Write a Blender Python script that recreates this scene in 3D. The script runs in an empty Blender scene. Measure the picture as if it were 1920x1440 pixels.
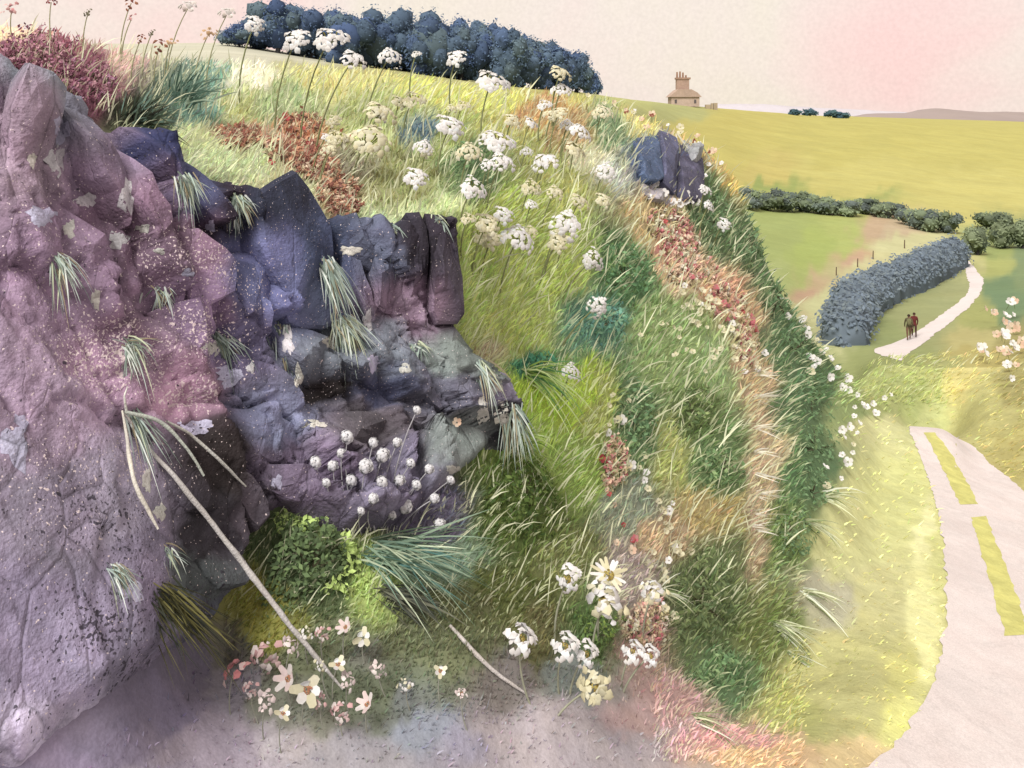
import bpy, math, random
import numpy as np
from mathutils import Vector, Matrix, Euler

random.seed(7)
rng = np.random.default_rng(7)
SC = bpy.context.scene
COL = SC.collection
R = math.radians

# ------------------------------------------------------------------ camera, sky, sun, exposure
F = 1663.0           # focal length in photograph pixels (1920 wide)
HR = 215.0           # photograph row of the true horizon
EYE = 8.0            # eye height above the bottom of the road in view
cam = bpy.data.cameras.new('camera')
cam.sensor_width = 36.0
cam.lens = 36.0 * F / 1920.0
cam.shift_y = -(720.0 - HR) / 1920.0
cam.clip_start = 0.05
cam.clip_end = 20000
cam_o = bpy.data.objects.new('camera', cam)
cam_o.location = (0, 0, EYE)
cam_o.rotation_euler = (R(90), 0, 0)
COL.objects.link(cam_o)
SC.camera = cam_o

SUN_EL, SUN_AZ = 50.0, -150.0     # azimuth measured from +Y towards +X
sun = bpy.data.lights.new('sun', 'SUN')
sun.energy = 2.7
sun.angle = R(26)
sun.color = (1.0, 0.95, 0.86)
sun_o = bpy.data.objects.new('sun', sun)
sd = Vector((math.sin(R(SUN_AZ)) * math.cos(R(SUN_EL)), math.cos(R(SUN_AZ)) * math.cos(R(SUN_EL)), math.sin(R(SUN_EL))))
sun_o.rotation_euler = sd.to_track_quat('Z', 'Y').to_euler()
COL.objects.link(sun_o)

world = bpy.data.worlds.new('World')
SC.world = world
world.use_nodes = True
wn, wl = world.node_tree.nodes, world.node_tree.links
for n in list(wn):
    wn.remove(n)
w_out = wn.new('ShaderNodeOutputWorld')
w_bg = wn.new('ShaderNodeBackground')
w_sky = wn.new('ShaderNodeTexSky')
w_sky.sky_type = 'NISHITA'
w_sky.sun_disc = False
w_sky.sun_elevation = R(SUN_EL)
w_sky.sun_rotation = R(SUN_AZ)
w_sky.air_density = 1.0
w_sky.dust_density = 4.0
w_tc = wn.new('ShaderNodeTexCoord')
w_n = wn.new('ShaderNodeTexNoise')
w_n.inputs['Scale'].default_value = 3.1
w_n.inputs['Detail'].default_value = 5
w_n.inputs['Roughness'].default_value = 0.55
w_n.inputs['Distortion'].default_value = 0.4
wl.new(w_tc.outputs['Generated'], w_n.inputs['Vector'])
w_r = wn.new('ShaderNodeValToRGB')      # thin overcast: cream cloud with rose stains
e = w_r.color_ramp.elements
e[0].position = 0.30; e[0].color = (5.2, 4.75, 3.75, 1)
e[1].position = 0.72; e[1].color = (5.6, 4.0, 3.75, 1)
m = w_r.color_ramp.elements.new(0.50); m.color = (5.3, 4.6, 4.1, 1)
wl.new(w_n.outputs['Fac'], w_r.inputs['Fac'])
w_g = wn.new('ShaderNodeTexNoise')
w_g.inputs['Scale'].default_value = 260
w_g.inputs['Detail'].default_value = 3
wl.new(w_tc.outputs['Generated'], w_g.inputs['Vector'])
w_mr = wn.new('ShaderNodeMapRange')
w_mr.inputs['From Min'].default_value = 0.3; w_mr.inputs['From Max'].default_value = 0.7
w_mr.inputs['To Min'].default_value = 0.955; w_mr.inputs['To Max'].default_value = 1.045
wl.new(w_g.outputs['Fac'], w_mr.inputs['Value'])
w_mul = wn.new('ShaderNodeVectorMath'); w_mul.operation = 'SCALE'
# rose-stained cloud low over the valley
w_dir = wn.new('ShaderNodeVectorMath'); w_dir.operation = 'DISTANCE'
wl.new(w_tc.outputs['Generated'], w_dir.inputs[0])
_d = Vector(((1640 - 960) / F, 1.0, (HR - 95) / F)).normalized()
w_dir.inputs[1].default_value = _d
w_ad = wn.new('ShaderNodeMath'); w_ad.operation = 'MULTIPLY_ADD'
wl.new(w_n.outputs['Fac'], w_ad.inputs[0]); w_ad.inputs[1].default_value = -0.22; wl.new(w_dir.outputs['Value'], w_ad.inputs[2])
w_m2 = wn.new('ShaderNodeMapRange')
w_m2.inputs['From Min'].default_value = 0.01; w_m2.inputs['From Max'].default_value = -0.10
w_m2.inputs['To Min'].default_value = 0.0; w_m2.inputs['To Max'].default_value = 0.5
wl.new(w_ad.outputs[0], w_m2.inputs['Value'])
w_rose = wn.new('ShaderNodeMixRGB'); w_rose.inputs['Color2'].default_value = (5.9, 3.6, 3.5, 1)
wl.new(w_m2.outputs['Result'], w_rose.inputs['Fac']); wl.new(w_r.outputs['Color'], w_rose.inputs['Color1'])
wl.new(w_rose.outputs['Color'], w_mul.inputs[0]); wl.new(w_mr.outputs['Result'], w_mul.inputs['Scale'])
w_mix = wn.new('ShaderNodeMixRGB'); w_mix.inputs['Fac'].default_value = 0.93   # the cloud layer over the clear sky
wl.new(w_sky.outputs['Color'], w_mix.inputs['Color1']); wl.new(w_mul.outputs['Vector'], w_mix.inputs['Color2'])
wl.new(w_mix.outputs['Color'], w_bg.inputs['Color'])
w_bg.inputs['Strength'].default_value = 0.093
wl.new(w_bg.outputs['Background'], w_out.inputs['Surface'])
SC.view_settings.view_transform = 'Standard'
SC.view_settings.look = 'None'
SC.view_settings.exposure = 1.0
SC.view_settings.gamma = 1.0
SC.view_settings.use_curve_mapping = False
SC.cycles.max_bounces = 4
SC.cycles.diffuse_bounces = 2
SC.cycles.use_denoising = True

# ------------------------------------------------------------------ helpers
ALB = 0.76 * np.array([0.92, 1.0, 1.13])     # neutralises the warm light


def lin(c):
    c = np.asarray(c, float) / 255.0
    c = c * 0.82 + 0.18 * c.mean()
    return np.where(c <= 0.04045, c / 12.92, ((c + 0.055) / 1.055) ** 2.4)


def alb(c):
    return lin(c) * ALB


def h3(ix, iy, iz, s=0):
    n = (ix.astype(np.int64) * 374761393 + iy.astype(np.int64) * 668265263 + iz.astype(np.int64) * 2147483647 + s * 974711) & 0xffffffff
    n = ((n ^ (n >> 13)) * 1274126177) & 0xffffffff
    n = ((n ^ (n >> 16)) * 2246822519) & 0xffffffff
    return ((n ^ (n >> 15)) & 0xffff) / 65535.0


def vnoise(x, y, z=None, s=0):
    x = np.asarray(x, float); y = np.asarray(y, float)
    z = np.zeros_like(x) if z is None else np.asarray(z, float)
    ix, iy, iz = np.floor(x), np.floor(y), np.floor(z)
    fx, fy, fz = x - ix, y - iy, z - iz
    fx, fy, fz = [f * f * (3 - 2 * f) for f in (fx, fy, fz)]
    out = 0
    for dx in (0, 1):
        for dy in (0, 1):
            for dz in (0, 1):
                wgt = (fx if dx else 1 - fx) * (fy if dy else 1 - fy) * (fz if dz else 1 - fz)
                out = out + wgt * h3(ix + dx, iy + dy, iz + dz, s)
    return out * 2 - 1


def fbm(x, y, z=None, s=0, o=3):
    t, a, tot = 0, 1.0, 0
    for i in range(o):
        f = 2 ** i
        t = t + a * vnoise(np.asarray(x) * f, np.asarray(y) * f, None if z is None else np.asarray(z) * f, s + i)
        tot += a; a *= 0.5
    return t / tot


def pchip(xk, yk, x):
    """monotone cubic; yk may be (K,) ; x any shape"""
    xk = np.asarray(xk, float); yk = np.asarray(yk, float)
    h = np.diff(xk); d = np.diff(yk) / h
    m_ = np.zeros_like(yk)
    m_[0], m_[-1] = d[0], d[-1]
    for i in range(1, len(yk) - 1):
        if d[i - 1] * d[i] > 0:
            m_[i] = 2 * d[i - 1] * d[i] / (d[i - 1] + d[i])
    i = np.clip(np.searchsorted(xk, x) - 1, 0, len(xk) - 2)
    t = (x - xk[i]) / h[i]
    t = np.clip(t, 0, 1)
    return ((2 * t**3 - 3 * t**2 + 1) * yk[i] + (t**3 - 2 * t**2 + t) * h[i] * m_[i]
            + (-2 * t**3 + 3 * t**2) * yk[i + 1] + (t**3 - t**2) * h[i] * m_[i + 1])


def mesh_obj(name, V, Fc, mat, parent=None, col=None, smooth=True, attrs=None, loc=None):
    me = bpy.data.meshes.new(name)
    V = np.asarray(V, float)
    if loc is not None:
        V = V - np.asarray(loc, float)
    if isinstance(Fc, np.ndarray) and Fc.ndim == 2:
        n, q = Fc.shape
        me.vertices.add(len(V)); me.vertices.foreach_set('co', V.ravel())
        me.loops.add(n * q); me.loops.foreach_set('vertex_index', Fc.ravel().astype(np.int32))
        me.polygons.add(n)
        me.polygons.foreach_set('loop_start', np.arange(0, n * q, q, dtype=np.int32))
        me.polygons.foreach_set('loop_total', np.full(n, q, dtype=np.int32))
        me.update(calc_edges=True)
    else:
        me.from_pydata([tuple(v) for v in V], [], [tuple(f) for f in Fc])
    if col is not None:
        a = me.color_attributes.new('Col', 'FLOAT_COLOR', 'POINT')
        col = np.asarray(col, float)
        if col.ndim == 1:
            col = np.tile(col[:3], (len(V), 1))
        a.data.foreach_set('color', np.concatenate([col[:, :3], np.ones((len(V), 1))], 1).astype(np.float32).ravel())
    for k_, v_ in (attrs or {}).items():
        a = me.attributes.new(k_, 'FLOAT', 'POINT')
        a.data.foreach_set('value', np.asarray(v_, np.float32))
    if smooth:
        me.polygons.foreach_set('use_smooth', np.ones(len(me.polygons), bool))
    me.materials.append(mat)
    return link(name, me, parent, loc)


def link(name, me, parent=None, loc=None):
    o = bpy.data.objects.new(name, me)
    COL.objects.link(o)
    if loc is not None:
        o.location = Vector([float(q) for q in loc])
    if parent is not None:
        o.parent = parent
        o.location = o.location - parent.location
    return o


def empty(name, loc, label=None, cat=None, group=None):
    o = bpy.data.objects.new(name, None)
    o.empty_display_size = 0.1
    o.location = Vector([float(q) for q in loc])
    COL.objects.link(o)
    return tag(o, label, cat, group)


def tag(o, label=None, cat=None, group=None, kind=None):
    if label: o['label'] = label
    if cat: o['category'] = cat
    if group: o['group'] = group
    if kind: o['kind'] = kind
    return o


# ------------------------------------------------------------------ materials
def paint(name, s1=1.0, s2=6.0, amp=0.22, hue=0.10, grain=120.0, gamp=0.10, edge=0.0, rough=0.9, bump=0.0, bscale=20.0,
          trans=0.0, speck=False, tint=(1.0, 0.93, 0.75), coords='Object', base=None):
    """pigment colour from 'Col' (or base) with mottling, granulation and dried-wash rims"""
    mt = bpy.data.materials.new(name)
    mt.use_nodes = True
    N, L = mt.node_tree.nodes, mt.node_tree.links
    for n in list(N):
        N.remove(n)
    out = N.new('ShaderNodeOutputMaterial')
    bs = N.new('ShaderNodeBsdfPrincipled')
    bs.inputs['Roughness'].default_value = rough
    bs.inputs['Specular IOR Level'].default_value = 0.15
    tc = N.new('ShaderNodeTexCoord')
    if coords == 'World':
        geo = N.new('ShaderNodeNewGeometry'); vec = geo.outputs['Position']
    else:
        vec = tc.outputs[coords]
    if base is None:
        at = N.new('ShaderNodeAttribute'); at.attribute_name = 'Col'; c = at.outputs['Color']
    else:
        rgb = N.new('ShaderNodeRGB'); rgb.outputs[0].default_value = (*alb(base), 1); c = rgb.outputs[0]

    def noise(sc, det, dist=0.0):
        t = N.new('ShaderNodeTexNoise')
        t.inputs['Scale'].default_value = sc; t.inputs['Detail'].default_value = det
        t.inputs['Distortion'].default_value = dist
        L.new(vec, t.inputs['Vector'])
        return t.outputs['Fac']

    def mrange(v, a, b, lo, hi):
        r = N.new('ShaderNodeMapRange')
        r.inputs['From Min'].default_value = a; r.inputs['From Max'].default_value = b
        r.inputs['To Min'].default_value = lo; r.inputs['To Max'].default_value = hi
        L.new(v, r.inputs['Value'])
        return r.outputs['Result']

    def scale(cc, v):
        s = N.new('ShaderNodeVectorMath'); s.operation = 'SCALE'
        L.new(cc, s.inputs[0]); L.new(v, s.inputs['Scale'])
        return s.outputs['Vector']

    n1 = noise(s1, 5, 0.6)
    n2 = noise(s2, 4, 0.8)
    c = scale(c, mrange(n1, 0.3, 0.7, 1 - amp, 1 + amp))
    c = scale(c, mrange(n2, 0.3, 0.7, 1 - amp * 0.7, 1 + amp * 0.7))
    if hue:
        mx = N.new('ShaderNodeMixRGB'); mx.blend_type = 'MULTIPLY'
        L.new(mrange(noise(s1 * 2.3, 3, 0.5), 0.4, 0.7, 0, 1), mx.inputs['Fac'])
        L.new(c, mx.inputs['Color1'])
        mx.inputs['Color2'].default_value = (*[1 - hue * 2 * (1 - t) for t in tint], 1)
        c = mx.outputs['Color']
    if edge:
        ab = N.new('ShaderNodeMath'); ab.operation = 'SUBTRACT'; L.new(n1, ab.inputs[0]); ab.inputs[1].default_value = 0.5
        a2 = N.new('ShaderNodeMath'); a2.operation = 'ABSOLUTE'; L.new(ab.outputs[0], a2.inputs[0])
        c = scale(c, mrange(a2.outputs[0], 0.0, 0.014, 1 - edge, 1.0))
    if grain:
        c = scale(c, mrange(noise(grain, 3), 0.3, 0.7, 1 - gamp, 1 + gamp))
    frac = None
    if speck:
        mp = N.new('ShaderNodeMapping'); mp.inputs['Rotation'].default_value = (0.0, R(32), 0.3); mp.inputs['Scale'].default_value = (2.6, 1.6, 0.75)
        wv = N.new('ShaderNodeTexNoise'); wv.inputs['Scale'].default_value = 3.0; wv.inputs['Detail'].default_value = 4; L.new(vec, wv.inputs['Vector'])
        wa = N.new('ShaderNodeVectorMath'); wa.operation = 'MULTIPLY_ADD'; L.new(wv.outputs['Color'], wa.inputs[0]); wa.inputs[1].default_value = (.12, .12, .12); L.new(vec, wa.inputs[2])
        L.new(wa.outputs['Vector'], mp.inputs['Vector'])
        vo = N.new('ShaderNodeTexVoronoi'); vo.feature = 'DISTANCE_TO_EDGE'; vo.inputs['Scale'].default_value = 1.5
        L.new(mp.outputs['Vector'], vo.inputs['Vector'])
        gate = mrange(noise(0.9, 3), 0.44, 0.58, 0.06, 0.0)      # joints open only here and there
        dd_ = N.new('ShaderNodeMath'); dd_.operation = 'ADD'; L.new(vo.outputs['Distance'], dd_.inputs[0]); L.new(gate, dd_.inputs[1])
        frac = mrange(dd_.outputs[0], 0.0, 0.06, 0.0, 0.6)
        c = scale(c, mrange(dd_.outputs[0], 0.0, 0.03, 0.62, 1.0))
        vc = N.new('ShaderNodeTexVoronoi'); vc.inputs['Scale'].default_value = 1.5; L.new(mp.outputs['Vector'], vc.inputs['Vector'])
        sx = N.new('ShaderNodeSeparateXYZ'); L.new(vc.outputs['Color'], sx.inputs[0])
        c = scale(c, mrange(sx.outputs['X'], 0.0, 1.0, 0.8, 1.2))
    if speck:
        for attr, sc, colr, lo, hi in (('Spk', 52, (0.62, 0.54, 0.56), 0.715, 0.735), ('Spk', 24, (0.60, 0.52, 0.54), 0.765, 0.78), ('Drk', 20, (0.03, 0.028, 0.04), 0.735, 0.76),
                                       ('Drk', 45, (0.04, 0.036, 0.05), 0.72, 0.74)):
            aa = N.new('ShaderNodeAttribute'); aa.attribute_name = attr
            nn = noise(sc, 1.5)
            ad = N.new('ShaderNodeMath'); ad.operation = 'MULTIPLY_ADD'
            L.new(aa.outputs['Fac'], ad.inputs[0]); ad.inputs[1].default_value = 0.16; L.new(nn, ad.inputs[2])
            mx = N.new('ShaderNodeMixRGB')
            L.new(mrange(ad.outputs[0], lo, hi, 0, 0.85), mx.inputs['Fac'])
            L.new(c, mx.inputs['Color1']); mx.inputs['Color2'].default_value = (*colr, 1)
            c = mx.outputs['Color']
    L.new(c, bs.inputs['Base Color'])
    if bump:
        b = N.new('ShaderNodeBump'); b.inputs['Strength'].default_value = bump; b.inputs['Distance'].default_value = 0.03
        hgt = noise(bscale, 6)
        if frac is not None:
            am = N.new('ShaderNodeMath'); am.operation = 'ADD'; L.new(hgt, am.inputs[0]); L.new(frac, am.inputs[1]); hgt = am.outputs[0]
        L.new(hgt, b.inputs['Height'])
        L.new(b.outputs['Normal'], bs.inputs['Normal'])
    sh = bs.outputs[0]
    if trans:
        tr = N.new('ShaderNodeBsdfTranslucent'); L.new(c, tr.inputs['Color'])
        ms = N.new('ShaderNodeMixShader'); ms.inputs['Fac'].default_value = trans
        L.new(bs.outputs[0], ms.inputs[1]); L.new(tr.outputs[0], ms.inputs[2]); sh = ms.outputs[0]
    L.new(sh, out.inputs['Surface'])
    return mt


M_BANK = paint('bank_turf', s1=0.9, s2=4.5, amp=0.13, hue=0.14, grain=55, gamp=0.10, edge=0.10, bump=0.5, bscale=14)
M_FIELD = paint('field_turf', s1=0.06, s2=0.35, amp=0.08, hue=0.12, grain=2.5, gamp=0.05, edge=0.03)
M_ROCK = paint('rock', s1=1.3, s2=6.0, amp=0.30, hue=0.16, grain=70, gamp=0.12, edge=0.16, bump=0.6, bscale=34, speck=True,
               tint=(1.0, 0.82, 0.95), rough=0.85, coords='World')
M_GRASS = paint('grass_blade', s1=1.2, s2=9, amp=0.12, hue=0.08, grain=0, trans=0.45, coords='World')
M_ROAD = paint('road_surface', s1=0.5, s2=3.5, amp=0.07, hue=0.12, grain=38, gamp=0.12, edge=0.07, bump=0.25, bscale=50, tint=(1.0, 0.9, 0.88), base=(222, 203, 191))
M_PATH = paint('path_surface', s1=0.3, s2=2.0, amp=0.05, hue=0.1, grain=20, gamp=0.05, base=(222, 204, 192), tint=(1.0, 0.9, 0.88))
M_YELLOW = paint('road_paint', s1=1.2, s2=4.0, amp=0.16, hue=0.10, grain=30, gamp=0.08, edge=0.10, base=(208, 198, 104))
M_LEAF = paint('leaf', s1=1.5, s2=6, amp=0.14, hue=0.08, grain=0, trans=0.42, coords='World')
M_FARLEAF = paint('far_leaf', s1=0.12, s2=0.6, amp=0.14, hue=0.06, grain=0, trans=0.4, coords='World')
M_PETAL = paint('petal', s1=9, s2=30, amp=0.07, hue=0.12, grain=0, trans=0.3, coords='World')
M_STEM = paint('stem', s1=6, s2=20, amp=0.12, hue=0.1, grain=0, trans=0.2, coords='World')
M_WOOD = paint('dead_wood', s1=4, s2=18, amp=0.14, hue=0.12, grain=90, gamp=0.14, coords='World', bump=0.4, bscale=60)
M_STONE = paint('house_stone', s1=0.25, s2=1.2, amp=0.12, hue=0.1, grain=5, gamp=0.08, coords='World')
M_CLOTH = paint('cloth', s1=3, s2=9, amp=0.2, hue=0.1, grain=0, coords='World')
M_HILL = paint('far_hill', s1=0.004, s2=0.02, amp=0.06, hue=0.1, grain=0, coords='World')

# ------------------------------------------------------------------ terrain: section knots (distance, photograph row) by column
# near, frame bottom, bank foot, low, upper, brow, crest, behind, middle, far hedge, field crest, beyond, horizon
SECT = {
    -1300: [(1.5, 0), (3.0, 1440), (3.4, 1100), (3.9, 700), (4.4, 330), (5.0, 10), (6.5, -60), (9, -20), (40, 70), (90, 90), (140, 80), (500, 170), (6000, 216)],
    -400: [(1.5, 0), (3.8, 1440), (4.3, 1100), (4.9, 750), (5.5, 380), (6.1, 60), (7.8, -10), (11, 20), (40, 75), (90, 92), (140, 80), (500, 170), (6000, 216)],
    0: [(1.5, 0), (4.6, 1440), (5.0, 1150), (5.6, 800), (6.2, 450), (6.8, 130), (8.7, 48), (12, 66), (40, 90), (90, 98), (140, 82), (500, 170), (6000, 216)],
    200: [(1.5, 0), (5.0, 1440), (5.4, 1200), (6.2, 850), (6.9, 540), (7.5, 250), (10.5, 92), (15, 100), (45, 104), (95, 98), (140, 82), (500, 170), (6000, 216)],
    400: [(1.5, 0), (5.6, 1440), (6.6, 1180), (7.2, 850), (7.7, 600), (8.2, 345), (17, 142), (30, 126), (65, 106), (105, 94), (140, 82), (500, 180), (6000, 216)],
    600: [(1.5, 0), (6.0, 1440), (7.4, 1000), (8.0, 800), (8.5, 620), (9.0, 420), (20, 152), (32, 132), (70, 122), (110, 115), (140, 110), (500, 190), (6000, 216)],
    760: [(1.5, 0), (6.3, 1440), (8.2, 930), (8.8, 790), (9.1, 620), (9.4, 420), (22, 162), (34, 148), (70, 140), (110, 136), (140, 132), (500, 200), (6000, 216)],
    862: [(1.5, 0), (6.5, 1440), (8.7, 880), (9.2, 760), (9.4, 610), (9.7, 400), (23, 170), (35, 160), (70, 155), (110, 150), (140, 147), (500, 205), (6000, 216)],
    960: [(1.5, 0), (6.8, 1440), (9.2, 900), (10.3, 740), (11.5, 580), (13, 410), (25, 180), (36, 172), (70, 167), (110, 163), (140, 160), (500, 205), (6000, 216)],
    1060: [(1.5, 0), (7.0, 1440), (9.6, 1000), (11.5, 760), (13.5, 560), (16, 390), (27, 192), (38, 183), (72, 178), (115, 173), (150, 169), (500, 208), (6000, 216)],
    1160: [(1.5, 0), (7.4, 1440), (10, 1080), (13, 780), (16.5, 540), (21, 272), (28, 208), (38, 198), (80, 193), (160, 189), (330, 184), (800, 206), (6000, 216)],
    1260: [(1.5, 0), (7.8, 1440), (10.6, 1180), (14, 820), (18.5, 560), (23, 310), (26, 252), (34, 330), (90, 340), (200, 262), (400, 195), (900, 207), (6000, 216)],
    1360: [(1.5, 0), (8.3, 1440), (11.5, 1260), (15, 860), (20, 600), (24, 420), (27, 322), (33, 520), (80, 480), (135, 372), (440, 204), (900, 210), (6000, 216)],
    1460: [(1.5, 0), (8.9, 1440), (12.3, 1310), (17, 900), (23, 700), (27, 600), (29, 545), (36, 700), (70, 548), (135, 398), (470, 212), (900, 214), (6000, 217)],
    1560: [(1.5, 0), (9.6, 1440), (13.0, 1270), (19, 960), (26, 790), (30, 720), (32, 682), (40, 752), (54, 656), (135, 405), (500, 221), (900, 218), (6000, 217)],
    1660: [(1.5, 0), (10.3, 1440), (14, 1220), (20, 1020), (27, 880), (33, 796), (38.5, 770), (45, 684), (53, 657), (135, 412), (500, 226), (900, 222), (6000, 217)],
    1760: [(1.5, 0), (10.8, 1440), (14.5, 1220), (20, 1035), (27, 900), (34, 804), (38.5, 838), (45, 690), (55, 638), (135, 424), (500, 233), (900, 226), (6000, 217)],
    1860: [(1.5, 0), (11.3, 1440), (15, 1230), (20.5, 1050), (27, 925), (32, 866), (38, 765), (45, 690), (57, 618), (135, 430), (500, 240), (900, 230), (6000, 217)],
    1960: [(1.5, 0), (11.8, 1440), (15.4, 1235), (21, 1055), (27, 945), (31, 860), (37, 750), (45, 670), (60, 590), (135, 434), (500, 248), (900, 234), (6000, 217)],
    2400: [(1.5, 0), (13.5, 1440), (17, 1200), (22, 1000), (27, 880), (31, 790), (37, 690), (45, 610), (65, 540), (135, 438), (500, 270), (900, 240), (6000, 217)],
    3300: [(1.5, 0), (17, 1400), (20, 1100), (24, 900), (28, 780), (32, 700), (38, 610), (48, 540), (70, 490), (140, 430), (500, 290), (900, 250), (6000, 217)],
}
PXK = np.array(sorted(SECT))
NK = 13
_Y = np.array([[SECT[p][k][0] for k in range(NK)] for p in PXK])
_Rw = np.array([[SECT[p][k][1] for k in range(NK)] for p in PXK], float)
_Zk1 = EYE + (HR - _Rw[:, 1]) / F * _Y[:, 1]
_Rw[:, 0] = HR + F * (EYE - (_Zk1 - 0.1)) / 1.5
_LY = np.log(_Y)
_W = (HR - _Rw) / F


_TX = np.arange(-1400, 3401, 2.0)
_TLY = np.stack([pchip(PXK, _LY[:, k], np.clip(_TX, PXK[0], PXK[-1])) for k in range(NK)], -1)
_TW = np.stack([pchip(PXK, _W[:, k], np.clip(_TX, PXK[0], PXK[-1])) for k in range(NK)], -1)


def sect(px):
    px = np.asarray(px, float)
    f = np.clip((px - _TX[0]) / 2.0, 0, len(_TX) - 1.001)
    i = f.astype(int); f = (f - i)[..., None]
    return _TLY[i] * (1 - f) + _TLY[i + 1] * f, _TW[i] * (1 - f) + _TW[i + 1] * f


def slopes(A):
    d = np.diff(A, axis=-1)
    m_ = np.zeros_like(A)
    m_[..., 0], m_[..., -1] = d[..., 0], d[..., -1]
    a, b = d[..., :-1], d[..., 1:]
    pr = a * b
    m_[..., 1:-1] = np.where(pr > 0, 2 * pr / np.where(np.abs(a + b) < 1e-12, 1e-12, a + b), 0)
    return m_


def kinterp(A, m_, k):
    i = np.clip(np.floor(k).astype(int), 0, NK - 2)
    t = k - i
    g = lambda B, j: np.take_along_axis(B, j[..., None], -1)[..., 0]
    return ((2 * t**3 - 3 * t**2 + 1) * g(A, i) + (t**3 - 2 * t**2 + t) * g(m_, i)
            + (-2 * t**3 + 3 * t**2) * g(A, i + 1) + (t**3 - t**2) * g(m_, i + 1))


def rough_z(X, Y):
    """uneven ground: hummocks near, broad swells far"""
    near = np.clip((60 - Y) / 40, 0, 1)
    z = near * (0.07 * fbm(X * 0.9, Y * 0.9, s=3) + 0.03 * fbm(X * 3.1, Y * 3.1, s=5))
    return z + (1 - near) * 0.25 * fbm(X * 0.05, Y * 0.05, s=8)


def road_flat(px, k):
    """no hummocks under the carriageway"""
    return 1 - np.clip((np.asarray(px) - 1600) / 60, 0, 1) * np.clip((6.3 - k) / 0.4, 0, 1)


def surf(px, k, bumpy=True):
    px = np.asarray(px, float); k = np.asarray(k, float)
    LY, W = sect(px)
    Y = np.exp(kinterp(LY, slopes(LY), k)); w = kinterp(W, slopes(W), k)
    X = (px - 960) / F * Y
    Z = EYE + w * Y
    if bumpy:
        Z = Z + rough_z(X, Y) * road_flat(px, k)
    return np.stack([X, Y, Z], -1)


# visible lookup: photograph (column,row) -> section parameter k
KS = np.linspace(0.4, 12, 1200)
_HC = {}


def hit(px, py, kmin=0.4, kmax=12):
    key = round(float(px))
    if key not in _HC:
        LY, W = sect(np.full(1, float(key)))
        LYb = np.repeat(LY, len(KS), 0); Wb = np.repeat(W, len(KS), 0)
        w = kinterp(Wb, slopes(Wb), KS)
        _HC[key] = HR - w * F
    rows = _HC[key]
    ok = np.where((rows <= py) & (KS >= kmin) & (KS <= kmax))[0]
    return KS[ok[0]] if len(ok) else None


def at(px, py, kmin=0.4, kmax=12):
    k = hit(px, py, kmin, kmax)
    if k is None:
        k = kmax
    return surf(np.array([px]), np.array([k]))[0]


def ray(px, py, Y):
    return np.array([(px - 960) / F * Y, Y, EYE + (HR - py) / F * Y])


def proj(P):
    P = np.asarray(P, float)
    return 960 + P[..., 0] / P[..., 1] * F, HR - (P[..., 2] - EYE) / P[..., 1] * F


def ground_z(X, Y):
    X = np.atleast_1d(np.asarray(X, float)); Y = np.atleast_1d(np.asarray(Y, float))
    px = 960 + X / Y * F
    LY, W = sect(px)
    mL, mW = slopes(LY), slopes(W)
    lo = np.zeros(len(X)); hi = np.full(len(X), 12.0)
    ly = np.log(Y)
    for _ in range(40):
        mid = (lo + hi) / 2
        g = kinterp(LY, mL, mid) < ly
        lo = np.where(g, mid, lo); hi = np.where(g, hi, mid)
    k = (lo + hi) / 2
    return EYE + kinterp(W, mW, k) * Y + rough_z(X, Y) * road_flat(px, k), k


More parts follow.
